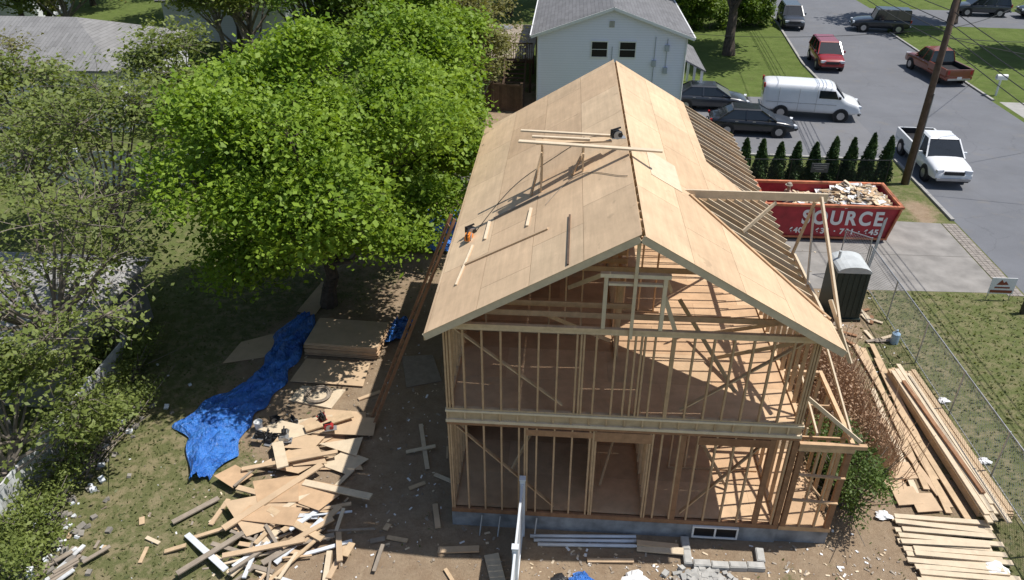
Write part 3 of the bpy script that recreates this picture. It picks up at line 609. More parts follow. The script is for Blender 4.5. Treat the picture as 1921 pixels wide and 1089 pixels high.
for i in range(58):
    cx,cy=random.gauss(-8.0,.95),random.gauss(-.7,.75); a_=random.choice([random.gauss(.3,.3),random.gauss(1.2,.4),random.uniform(0,3.1)]); l=random.uniform(.4,1.9)
    board((cx-l/2*math.cos(a_),cy-l/2*math.sin(a_),.05+random.random()*.25),(cx+l/2*math.cos(a_),cy+l/2*math.sin(a_),.05+random.random()*.25),random.uniform(.05,.17),.035,random.choice([M_lum,M_cream,M_ply,M_grayw,M_grayw,M_vinyl]),sl,'scrap timber boards')
for i in range(26):
    cx,cy=random.choice([(random.uniform(-6.5,-2.6),random.uniform(-2,-.2)),(random.uniform(-5.2,-4.3),random.uniform(0,8)),(random.uniform(-.5,6.5),random.uniform(-1.6,-.9)),(random.uniform(-14,-10),random.uniform(-2,0))]); a_=random.uniform(0,3.1); l=random.uniform(.15,.6)
    board((cx-l/2*math.cos(a_),cy-l/2*math.sin(a_),.04),(cx+l/2*math.cos(a_),cy+l/2*math.sin(a_),.05),random.uniform(.05,.15),.03,random.choice([M_lum,M_cream,M_grayw]),'small board offcut on bare dirt','scattered board offcuts')
for i in range(12):
    cx,cy=-12.9+random.gauss(0,.25),-1.9+random.gauss(0,.2); a_=random.gauss(.9,.2); l=random.uniform(.5,.9)
    board((cx-l/2*math.cos(a_),cy-l/2*math.sin(a_),.04+i*.012),(cx+l/2*math.cos(a_),cy+l/2*math.sin(a_),.05+i*.012),.1,.03,random.choice([M_oldv,M_grayw,M_grayw]),'greyish offcut in a small heap on the grass','scattered board offcuts')
n=1700; b=MB()
for i in range(n):
    c=random.choice([(-7.5,0,2.2,1.8),(-5.6,4,1.2,4),(0,-1.0,4,.5),(5.8,-.9,1.6,.6),(8.,9.5,1.0,2),(-9,4,1.6,2.5),(1,-1.1,2,.5)])
    x,y=random.gauss(c[0],c[2]),random.gauss(c[1],c[3])
    if abs(x)<4.1 and y>-.05: continue
    s=random.uniform(.1,1)**2*.05+.008; b.box((x,y,.012),(s*random.uniform(1,3),s,.014),random.uniform(0,3),random.choice([0,1,2,2]),random.uniform(-.3,.3))
b.obj('debris_bits',[M_cream,M_white,M_grayw],kind='stuff',label='small white and wooden debris bits on dirt',category='debris')
b=MB()
for i in range(260):
    c=random.choice([(-14.1,.3,.5,2.2),(-13.9,-1.5,.6,.8)]); s=random.uniform(.04,.16)
    b.box((random.gauss(c[0],c[2]),random.gauss(c[1],c[3]),s*.3),(s*1.3,s,s*.7),random.uniform(0,3),random.choice([0,0,0,1]),random.uniform(-.4,.4),random.uniform(-.4,.4))
b.obj('rubble',[simple('dull_rubble',(.25,.23,.2),.95,var=.3),M_vinyl],kind='stuff',label='pale broken rubble heaped along the fence',category='rubble')
b=MB()
for i in range(190):
    s=random.uniform(.04,.13); b.box((random.gauss(2.1,.3),random.gauss(-1.2,.13),s*.4),(s*1.2,s,s*.8),random.uniform(0,3),0,random.uniform(-.4,.4))
b.obj('gravel_pile',M_block,kind='stuff',label='small heap of grey broken concrete',category='rubble')
for i in range(11): tool('power_tool','black and grey power tool on the dirt','power tool',(random.uniform(-9.8,-8.9),random.uniform(2.3,3.6),.02 if i<8 else .25),random.uniform(0,6),random.choice([M_blk,M_met]),M_met)
tool('chainsaw','red chainsaw lying on plywood offcuts','chainsaw',(-7.9,2.9,.33),.3,M_redt,M_met)
tool('chainsaw','red and black saw beside the scrap pile','chainsaw',(-8.2,3.3,.33),2.3,M_blk,M_redt)
b=MB()
for k in range(5):
    r=.28+.03*k; z=.1+.02*(k%2)
    q=[(-8.75+r*math.cos(a_/24*6.283),4.65+r*math.sin(a_/24*6.283),z+.012*k) for a_ in range(25)]
    for p,p2 in zip(q[:-1],q[1:]): b.cyl(p,p2,.018,n=5)
b.obj('hose_coil',M_grayw,label='coiled pale hose lying on a board',category='hose')
def bucket(x,y,m,label):
    b=MB(); b.cyl((x,y,0),(x,y,.28),.10,.12,14); b.cyl((x,y,.28),(x,y,.30),.13,.13,14); b.obj('bucket',m,label=label,category='bucket')
bucket(-10.05,3.1,M_white,'white plastic bucket beside the blue tarp')
def bag(x,y,s,label='crumpled white plastic bag on the ground',mat=None):
    b=MB(); n=14
    for j in range(6):
        for i in range(n):
            a_=6.283*i/n; f=math.sin(math.pi*(j+.6)/6.6)*(1+.3*math.sin(3*a_+j)+random.uniform(-.15,.15)); b.v.append((x+s*f*math.cos(a_),y+s*.7*f*math.sin(a_),.01+s*.6*j/5*(1+.1*math.sin(a_*2))))
    for j in range(5):
        for i in range(n): b.f.append((j*n+i,j*n+(i+1)%n,(j+1)*n+(i+1)%n,(j+1)*n+i)); b.m.append(0)
    b.f.append(tuple(range(5*n,6*n))); b.m.append(0)
    b.obj('plastic_bag',mat or M_white,label=label,category='bag')
bag(.5,-1.4,.3,'white plastic bag lying in front of house');bag(-.75,-1.5,.28,'blue plastic bag lying in front of house',M_tarp);bag(-1.25,-1.5,.2,'black plastic bag lying in front of house',M_blk);bag(8.95,-.5,.28);bag(6.9,1.0,.2);bag(9.0,11.2,.18);bag(8.1,8.9,.16)
# ------------------------------------------------------------ lumber stacks
for lay in range(7):
    for j in range(6-(lay>4)*2):
        x=9.1+j*.142+random.uniform(-.006,.006); dy=random.uniform(-.1,.1) if lay<5 else random.uniform(-.5,.2); s=random.uniform(-.015,.015)
        board((x+.22,1.15+dy,.08+lay*.048),(x-.05+s,7.0+dy,.08+lay*.048),.132,.042,M_cream if lay>4 else M_lum,'long pale framing board in a lumber stack','long stacked framing boards')
for (x0,y0,x1_,y1_) in [(8.5,8.6,8.7,1.4),(8.7,8.4,8.35,2.0),(8.95,7.8,8.6,1.2),(9.05,8.6,8.8,2.4),(8.3,6.2,8.0,1.6),(8.75,5.2,9.0,.9),(8.1,4.8,8.6,1.8)]:
    board((x0,y0,.06+random.random()*.08),(x1_,y1_,.06),.16,.04,random.choice([M_lum,M_ply,M_lum,M_cream]),'long board lying beside the lumber stack','long loose boards')
board((9.5,1.6,.44),(9.15,6.2,.44),.11,.05,M_red,'reddish board on top of the lumber stack','long loose boards')
for i in range(22):
    y=-.95+i%11*.19; z=.06+(i//11)*.05
    board((7.15+random.uniform(-.2,.12),y+random.uniform(-.05,.05),z),(9.35+random.uniform(-.3,.15),y-.1+random.uniform(-.08,.08),z+random.uniform(0,.04)),.14,.04,M_cream,'short pale board in a low pile','short stacked boards')
for (x,y) in ((7.7,1.7),(8.1,1.5),(7.5,2.3),(7.9,2.6)):
    slab([(x-.3,y-.35),(x+.35,y-.25),(x+.3,y+.35),(x-.3,y+.3)],.05+random.random()*.05,.03,M_ply,'cut plywood piece near the lumber stack')
for i in range(16):
    x,y=random.uniform(7.9,9.8),random.uniform(8.8,11.2);a_=random.uniform(0,3); board((x-.25*math.cos(a_),y-.25*math.sin(a_),.05),(x+.3*math.cos(a_),y+.3*math.sin(a_),.06),.12,.03,random.choice([M_cream,M_red,M_grayw]),'small board offcut on bare dirt','scattered board offcuts')
# ------------------------------------------------------------ chain link fences
def chain(label,p0,p1,h,mat,dia=.11,post=2.4,wr=.0035,lean=0.):
    r=thing('chain_link_fence',label,'fence',(p0[0],p0[1],0)); d=math.hypot(p1[0]-p0[0],p1[1]-p0[1]); ux,uy=(p1[0]-p0[0])/d,(p1[1]-p0[1])/d
    P=lambda s,z:(p0[0]+ux*s-uy*lean*z,p0[1]+uy*s+ux*lean*z,z)
    n=max(1,round(d/post))
    for i in range(n+1):
        b=MB(); b.cyl(P(d*i/n,0),P(d*i/n,h+.03),.024,n=8); b.obj('post',mat,r)
    for z,q in ((h,.019),(.1,.015)): b=MB(); b.cyl(P(0,z),P(d,z),q,n=6); b.obj('rail',mat,r)
    b=MB(); s=-h
    while s<d:
        for sg in (1,-1):
            s0,z0,s1,z1=(s,.1,s+h-.1,h) if sg>0 else (s,h,s+h-.1,.1)
            if s0<0: z0+=(0-s0)*(z1-z0)/(s1-s0); s0=0
            if s1>d: z1=z0+(d-s0)*(z1-z0)/(s1-s0); s1=d
            if s1>s0+.01: b.cyl(P(s0,z0),P(s1,z1),wr,n=3)
        s+=dia
    b.obj('wire_mesh',mat,r)
chain('grey chain link site fence beside the lumber',(10.1,12.9),(10.35,-2.5),1.6,M_met,.12)
chain('grey chain link panel by the driveway edge',(9.3,13.6),(10.05,12.95),1.9,M_met,.12,1.5)
chain('black chain link fence in front of evergreens',(7.0,21.7),(13.9,22.0),1.5,M_blk,.10)
sg=thing('fence_sign','small dark grey sign hung on black fence','sign',(10.6,21.65,1.0)); b=MB(); b.bx(10.2,11.0,21.62,21.65,.95,1.4); b.obj('panel',simple('sign_grey',(.09,.095,.10),.5),sg)
b=MB()
for zz,ws in ((1.30,.6),(1.19,.66),(1.10,.4)): b.bx(10.6-ws/2,10.6+ws/2,21.61,21.615,zz-.015,zz+.015)
b.obj('lettering',M_block,sg)
for (x,y) in ((10.0,12.7),(10.3,5.8),(10.35,3.2)): bag(x,y,.17,'white sandbag holding down the site fence')
for i in range(3):
    b=MB(); b.cyl((10.1+i*.1,12.9+i*.15,0),(10.55+i*.08,13.5+i*.1,2.4),.028,n=8); b.obj('metal_pole',M_met,label='grey metal pole leaning beside portable toilet',category='pole',group='poles by the portable toilet')
def text(body,size,loc,rot,mat,par,sx=1.,name='lettering',ext=.004,bold=.01,space=1.12):
    cu=bpy.data.curves.new('t','FONT'); cu.body=body; cu.size=size; cu.extrude=ext; cu.offset=bold; cu.align_x='CENTER'; cu.space_character=space
    to=bpy.data.objects.new('t',cu); COL.objects.link(to); bpy.context.view_layer.update()
    me=bpy.data.meshes.new_from_object(to.evaluated_get(bpy.context.evaluated_depsgraph_get())); bpy.data.objects.remove(to)
    me.materials.clear(); me.materials.append(mat); o=bpy.data.objects.new(name,me); put(o,loc,par); o.rotation_euler=rot; o.scale=(sx,1,1); return o
# ------------------------------------------------------------ dumpster
D=thing('dumpster','open red dumpster filled with demolition debris','dumpster',(9.7,17.6,0))
x0,x1,y0,y1,h=6.9,12.45,16.4,18.85,1.55
b=MB(); b.hexa([(x0+.15,y0+.1,.12),(x1-.35,y0+.1,.12),(x1-.35,y1-.1,.12),(x0+.15,y1-.1,.12)],[(x0+.15,y0+.1,.18),(x1-.35,y0+.1,.18),(x1-.35,y1-.1,.18),(x0+.15,y1-.1,.18)])
b.hexa([(x0,y0+.02,.18),(x1-.3,y0+.02,.18),(x1-.3,y0+.08,.18),(x0,y0+.08,.18)],[(x0,y0,h),(x1,y0,h),(x1,y0+.06,h),(x0,y0+.06,h)])
b.hexa([(x0,y1-.08,.18),(x1-.3,y1-.08,.18),(x1-.3,y1-.02,.18),(x0,y1-.02,.18)],[(x0,y1-.06,h),(x1,y1-.06,h),(x1,y1,h),(x0,y1,h)])
b.hexa([(x1-.36,y0+.08,.18),(x1-.3,y0+.08,.18),(x1-.3,y1-.08,.18),(x1-.36,y1-.08,.18)],[(x1-.06,y0+.06,h),(x1,y0+.06,h),(x1,y1-.06,h),(x1-.06,y1-.06,h)])
b.bx(x0,x0+.06,y0+.08,y1-.08,.18,h)
b.obj('body',M_redp,D)
b=MB(); b.bx(x0-.04,x1+.06,y0-.06,y0+.08,h+.002,h+.1);b.bx(x0-.04,x1+.06,y1-.08,y1+.06,h+.002,h+.1);b.bx(x1-.08,x1+.06,y0+.082,y1-.082,h+.002,h+.1);b.bx(x0-.04,x0+.1,y0+.082,y1-.082,h+.002,h+.1)
b.obj('rim',M_orp,D)
b=MB()
for i in (0,7): b.beam((x0+.05+i*(x1-x0-.4)/7,y0-.03,.2),(x0+.05+i*(x1-x0-.1)/7,y0-.05,h),.09,.07)
b.bx(x0,x1-.3,y0-.05,y0+.018,.12,.2)
b.obj('ribs',M_orp,D)
for x in (x0+.5,x1-.7):
    b=MB(); b.cyl((x,y0-.02,.1),(x,y0+.2,.1),.1,n=12); b.obj('wheel',M_rub,D)
text('SOURCE',.86,(10.15,y0-.018,.78),(math.radians(89.2),0,0),M_white,D,.86,bold=.030,space=1.26)
text('640',.34,(8.35,y0-.004,.34),(math.radians(89.2),0,0),M_white,D,1.0,bold=.012)
text('631 \u00b7 761 \u00b7 645',.34,(10.45,y0-.004,.34),(math.radians(89.2),0,0),M_white,D,1.10,bold=.012)
b=MB()
for i in range(420):
    x,y=random.uniform(x0+1.7,x1-.3),random.uniform(y0+.25,y1-.25); zc=1.1+.5*math.exp(-((x-11.2)/1.2)**2)+random.random()*.12; l=random.uniform(.1,.7)
    b.box((x,y,zc),(l,random.uniform(.05,.3),.03),random.uniform(0,3),random.choice([0,1,1,2,2,3]),random.uniform(-.4,.4),random.uniform(-.3,.3))
for i in range(60):
    x,y=random.uniform(x0+.4,x0+1.8),random.uniform(y0+.25,y1-.25); b.box((x,y,.47+random.random()*.06),(random.uniform(.1,.5),.15,.03),random.uniform(0,3),random.choice([0,1,2]))
b.bx(x0+1.6,x1-.2,y0+.1,y1-.1,.3,1.05,2); b.bx(x0+.1,x0+1.59,y0+.1,y1-.1,.2,.45,2)
b.obj('demolition_debris',[M_cream,M_lum,M_grayw,M_white],kind='stuff',label='jumbled timber and plaster debris in the dumpster',category='debris')
# ------------------------------------------------------------ portable toilet
T=thing('portable_toilet','dark green portable toilet with pale domed roof','portable toilet',(8.55,10.75,0))
b=MB(); b.bx(8.0,9.1,10.15,11.3,.12,1.95); b.bx(7.95,9.15,10.1,11.35,0,.12); b.obj('body',M_green,T)
b=MB()
for i in range(6):
    x=8.02+i*.19; b.bx(x,x+.03,10.13,10.148,.2,1.9)
b.obj('ribs',M_green,T)
b=MB(); b.bx(9.102,9.14,10.3,11.15,.2,1.85); b.obj('door',M_green,T)
b=MB(); pts=[]
n=10
for j in range(2):
    y=10.12 if j==0 else 11.33
    for i in range(n+1):
        a_=math.pi*i/n; pts.append((8.55-.58*math.cos(a_),y,1.95+.24*math.sin(a_)))
b.add(pts,[tuple(range(n,-1,-1)),tuple(range(n+1,2*n+2))]+[(i,i+1,n+2+i,n+1+i) for i in range(n)]+[(0,n+1,2*n+1,n)])
b.obj('roof',M_potr,T,smooth=False)
b=MB(); b.cyl((8.2,10.9,2.1),(8.2,10.9,2.4),.05,n=8); b.obj('vent_pipe',M_potr,T)
# ------------------------------------------------------------ utility pole and wires
U=thing('utility_pole','tall brown wooden utility pole on the verge','utility pole',(15.2,22.8,0))
b=MB(); b.cyl((15.2,22.8,0),(15.2,22.8,11.5),.17,.12,12); b.obj('shaft',M_pole,U,smooth=True)
b=MB(); b.bx(14.0,16.4,22.74,22.86,10.5,10.62); b.obj('crossarm',M_pole,U)
b=MB(); b.cyl((15.5,22.6,8.7),(15.5,22.6,9.6),.22,n=12); b.obj('transformer',M_met,U)
b=MB(); b.cyl((15.37,22.7,0),(15.35,22.72,4.5),.03,n=6); b.obj('conduit',M_met,U)
def wire(p,q,sag,r=.012):
    p=Vector(p);q=Vector(q); pts=[]
    for i in range(17):
        t=i/16; v=p.lerp(q,t); v.z-=sag*4*t*(1-t); pts.append(tuple(v))
    tube('overhead_wire',pts,r,M_wire,label='black overhead utility wire spanning from the pole',category='wire',group='overhead wires')
for (dx,z) in ((0,7.2),(0,7.6),(.1,6.7),(.0,8.1),(-1.1,10.6),(1.1,10.6)):
    wire((15.2+dx,22.8,z),(15.2+dx,-18,z),.8,.018); wire((15.2+dx,22.8,z),(18.6+dx,68,z+.2),.8,.02)
wire((15.2,22.8,7.4),(31,44,6),.5,.016); wire((15.2,22.8,7.4),(5.4,33.6,4.6),.3,.012); wire((15.2,22.8,7.0),(30,30,6),.4,.016); wire((15.2,22.8,7.0),(29,20,6),.4,.016)
b=MB(); b.cyl((18.6,68,0),(18.6,68,11),.17,.12,10); U2=thing('utility_pole','distant brown wooden utility pole by the street','utility pole',(18.6,68,0)); b.obj('shaft',M_pole,U2)
mb=thing('mailbox','white mailbox on a post beside the kerb','mailbox',(26.4,38,0)); b=MB(); b.bx(26.35,26.45,37.95,38.05,0,1.05); b.obj('post',M_white,mb)
b=MB(); b.bx(26.1,26.75,37.86,38.14,1.05,1.25); b.cyl((26.1,38,1.25),(26.75,38,1.25),.14,n=12); b.obj('box',M_white,mb)
ls=thing('lawn_sign','small white contractor sign staked in the lawn','sign',(14.7,12.0,0))
b=MB(); b.bx(14.28,14.30,12,12.02,0,.75);b.bx(15.08,15.10,12,12.02,0,.75); b.obj('stakes',M_met,ls)
b=MB(); b.bx(14.25,15.13,11.97,11.995,.28,.95); b.obj('panel',M_white,ls)
b=MB(); b.add([(14.45,11.965,.66),(14.6,11.965,.88),(14.75,11.965,.66)],[(0,1,2)]); b.add([(14.62,11.963,.67),(14.75,11.963,.82),(14.88,11.963,.67)],[(0,1,2)]); b.bx(14.30,15.08,11.96,11.968,.33,.44); b.bx(14.42,14.95,11.96,11.968,.52,.58); b.obj('emblem',simple('sign_brown',(.25,.06,.03),.5),ls)
b=MB(); b.box((15.15,11.1,.35),(.14,.14,.7)); b.box((15.15,11.1,.72),(.18,.18,.05)); b.obj('bollard',M_blk,label='short dark post standing by the kerb',category='post')
wb=thing('water_bottle','large clear blue water cooler bottle on ground','water bottle',(9.9,8.9,0)); b=MB(); b.cyl((9.9,8.9,0),(9.9,8.9,.38),.135,n=14);b.cyl((9.9,8.9,.38),(9.9,8.9,.46),.135,.04,14);b.cyl((9.9,8.9,.46),(9.9,8.9,.52),.035,n=10); b.obj('bottle',simple('bottle_plastic',(.35,.5,.65),.15),wb)
# ------------------------------------------------------------ neighbour house
NH=thing('neighbour_house','white sided two storey house with grey shingles','house',(1.05,38,0))
x0,x1,y0,y1,e,p=-3.35,5.45,33.0,46.,4.65,6.2; xm=(x0+x1)/2
b=MB(); b.bx(x0,x1,y0,y1,0,e); b.add([(x0,y0,e),(x1,y0,e),(xm,y0,p-.08),(x0,y1,e),(x1,y1,e),(xm,y1,p-.08)],[(0,1,2),(5,4,3)]); b.obj('wall',M_side,NH)
b=MB()
for s,xe in ((-1,x0-.35),(1,x1+.35)):
    ze=e-.1; q=[(xe,y0-.3,ze),(xm,y0-.3,p),(xm,y1+.3,p),(xe,y1+.3,ze)]; lo=[(a_,c_,d_-.1) for a_,c_,d_ in q]
    if s>0: q.reverse();lo.reverse()
    b.hexa(lo,q)
rf=b.obj('roof',M_shing,NH)
b=MB()
for s,xe in ((-1,x0-.35),(1,x1+.35)): b.beam((xe,y0-.33,e-.2),(xm,y0-.33,p-.1),.05,.16)
b.bx(x0-.42,x0-.34,y0-.3,y1+.3,e-.22,e-.1);b.bx(x1+.34,x1+.42,y0-.3,y1+.3,e-.22,e-.1); b.cyl((x0+.05,y0-.06,.1),(x0+.05,y0-.06,e-.2),.045,n=6);b.cyl((x1-.05,y0-.06,.1),(x1-.05,y0-.06,e-.2),.045,n=6)
b.obj('trim',M_white,NH)
for x in (-.1,1.55):
    wn=MB(); wn.bx(x-.06,x+.96,y0-.05,y0-.002,3.23,3.30);wn.bx(x-.06,x+.96,y0-.05,y0-.002,4.16,4.23);wn.bx(x-.06,x,y0-.05,y0-.002,3.30,4.16);wn.bx(x+.9,x+.96,y0-.05,y0-.002,3.30,4.16);wn.bx(x,x+.9,y0-.035,y0-.002,3.715,3.745)
    w_=wn.obj('window',M_white,NH); b=MB(); b.bx(x,x+.9,y0-.02,y0-.003,3.3,4.16); b.obj('pane',M_pane,w_)
b=MB(); b.bx(.85,1.15,y0-.04,y0-.002,5.0,5.35); b.obj('vent',M_block,NH)
b=MB()
for pts in ([(3.6,4.5),(3.6,1.5)],[(4.3,4.4),(4.3,2.4)],[(1.1,3.9),(1.1,3.0)]):
    for (a_,c_),(d_,e_) in zip(pts[:-1],pts[1:]): b.cyl((a_,y0-.04,c_),(d_,y0-.04,e_),.022,n=5)
for x,z in ((3.6,2.8),(4.3,2.4),(4.3,3.7)): b.bx(x-.12,x+.12,y0-.14,y0-.002,z,z+.35)
b.obj('utility_conduits',simple('conduit_grey',(.40,.43,.47),.5),NH)
b=MB(); b.hexa([(5.5,34.0,2.9),(6.9,34.0,2.2),(6.9,40,2.2),(5.5,40,2.9)],[(5.5,34.0,3.0),(6.9,34.0,2.3),(6.9,40,2.3),(5.5,40,3.0)]); b.obj('porch_roof',M_shing,NH)
for y in (34.2,37,39.8): b=MB(); b.bx(6.65,6.8,y,y+.14,0,2.25); b.obj('porch_post',M_white,NH)
DK=thing('timber_deck','raised brown timber deck with railings and stairs','deck',(-6,40,0))
b=MB()
for i in range(28): b.bx(-8.6,-3.75,36.4+i*.35,36.72+i*.35,2.2,2.24)
b.obj('decking',M_grayw,DK)
for x in (-8.5,-6.2,-3.9):
    for y in (36.5,41,46): b=MB(); b.bx(x-.07,x+.07,y-.07,y+.07,0,2.19); b.obj('post',M_dark,DK)
b=MB(); b.bx(-8.6,-3.7,36.3,36.38,1.95,2.2); b.bx(-8.68,-8.6,36.3,46.3,1.95,2.2); b.obj('beam',M_dark,DK)
b=MB(); b.bx(-8.6,-3.75,36.32,36.40,3.15,3.22)
for i in range(33): b.bx(-8.55+i*.148,-8.51+i*.148,36.34,36.38,2.24,3.15)
for i in range(40): b.bx(-8.6,-8.56,36.5+i*.24,36.54+i*.24,2.24,3.15)
b.bx(-8.62,-8.54,36.4,46.2,3.15,3.22); b.obj('railing',M_dark,DK)
b=MB()
for i in range(11): b.bx(-5.4,-4.2,33.4+i*.27,33.68+i*.27,.1+i*.2,.14+i*.2)
for x in (-5.45,-4.15): b.beam((x,33.3,.1),(x,36.4,2.2),.05,.25); b.beam((x,33.3,1.0),(x,36.4,3.2),.05,.09)
b.obj('stairs',M_dark,DK)
vfence('dark timber fence beside the neighbour deck',(-9.6,33.2),(-4.2,32.3),1.7,1.8,mat=M_dark)
shedw=thing('patio_table','outdoor table standing on the timber deck','table',(-6,42,2.25)); b=MB(); b.cyl((-6,42,2.9),(-6,42,2.95),.6,n=16);b.cyl((-6,42,2.25),(-6,42,2.9),.05,n=8); b.obj('top',M_met,shedw)
def hip(name,label,x0,x1,y0,y1,e,p,wall,roofm,inset,oh=.4,cat='house'):
    r=thing(name,label,cat,((x0+x1)/2,(y0+y1)/2,0)); b=MB(); b.bx(x0,x1,y0,y1,0,e); b.obj('wall',wall,r)
    X0,X1,Y0,Y1=x0-oh,x1+oh,y0-oh,y1+oh; ym=(Y0+Y1)/2
    b=MB(); b.add([(X0,Y0,e),(X1,Y0,e),(X1,Y1,e),(X0,Y1,e),(X0+inset,ym,p),(X1-inset,ym,p),(X0,Y0,e-.12),(X1,Y0,e-.12),(X1,Y1,e-.12),(X0,Y1,e-.12)],[(0,1,5,4),(1,2,5),(2,3,4,5),(3,0,4),(6,7,1,0),(7,8,2,1),(8,9,3,2),(9,6,0,3),(9,8,7,6)]); b.obj('roof',roofm,r); return r
LH=hip('neighbour_house','white sided single storey house behind sparse trees',-46,-26.4,27.2,36.,3.6,5.4,M_side2,M_shing2,4.5)
for x in (-31,-36,-41):
    b=MB(); b.bx(x-.6,x+.6,27.13,27.195,1.3,2.5); w_=b.obj('window',M_white,LH); b=MB(); b.bx(x-.5,x+.5,27.11,27.128,1.4,2.4); b.obj('pane',M_pane,w_)
b=MB(); b.bx(-36.5,-35.9,31.8,32.4,4.4,6.1); b.obj('chimney',M_block,LH)
SHD=hip('garden_shed','low pale grey roofed shed beyond the white fence',-27,-15.9,3.6,8.6,2.3,3.0,simple('shed_wall',(.22,.22,.21),.9),M_shing3,1.2,.35,'shed')
b=MB(); b.bx(-22,-16.9,-1.5,2.6,2.1,2.16); 
for x in (-21.8,-17.1):
    for y in (-1.3,2.4): b.bx(x-.05,x+.05,y-.05,y+.05,0,2.1)
b.obj('garden_canopy',simple('canopy_grey',(.15,.15,.16),.8),label='dark grey flat garden canopy on posts',category='canopy')
hip('neighbour_house','distant grey roofed house among backyard trees',-34,-24,48.5,56,3.2,5.8,M_side2,M_shing,3.5)
hip('neighbour_house','distant house with light shingles behind trees',-60,-49,50,60,3.2,5.8,M_side2,M_shing2,3.5)
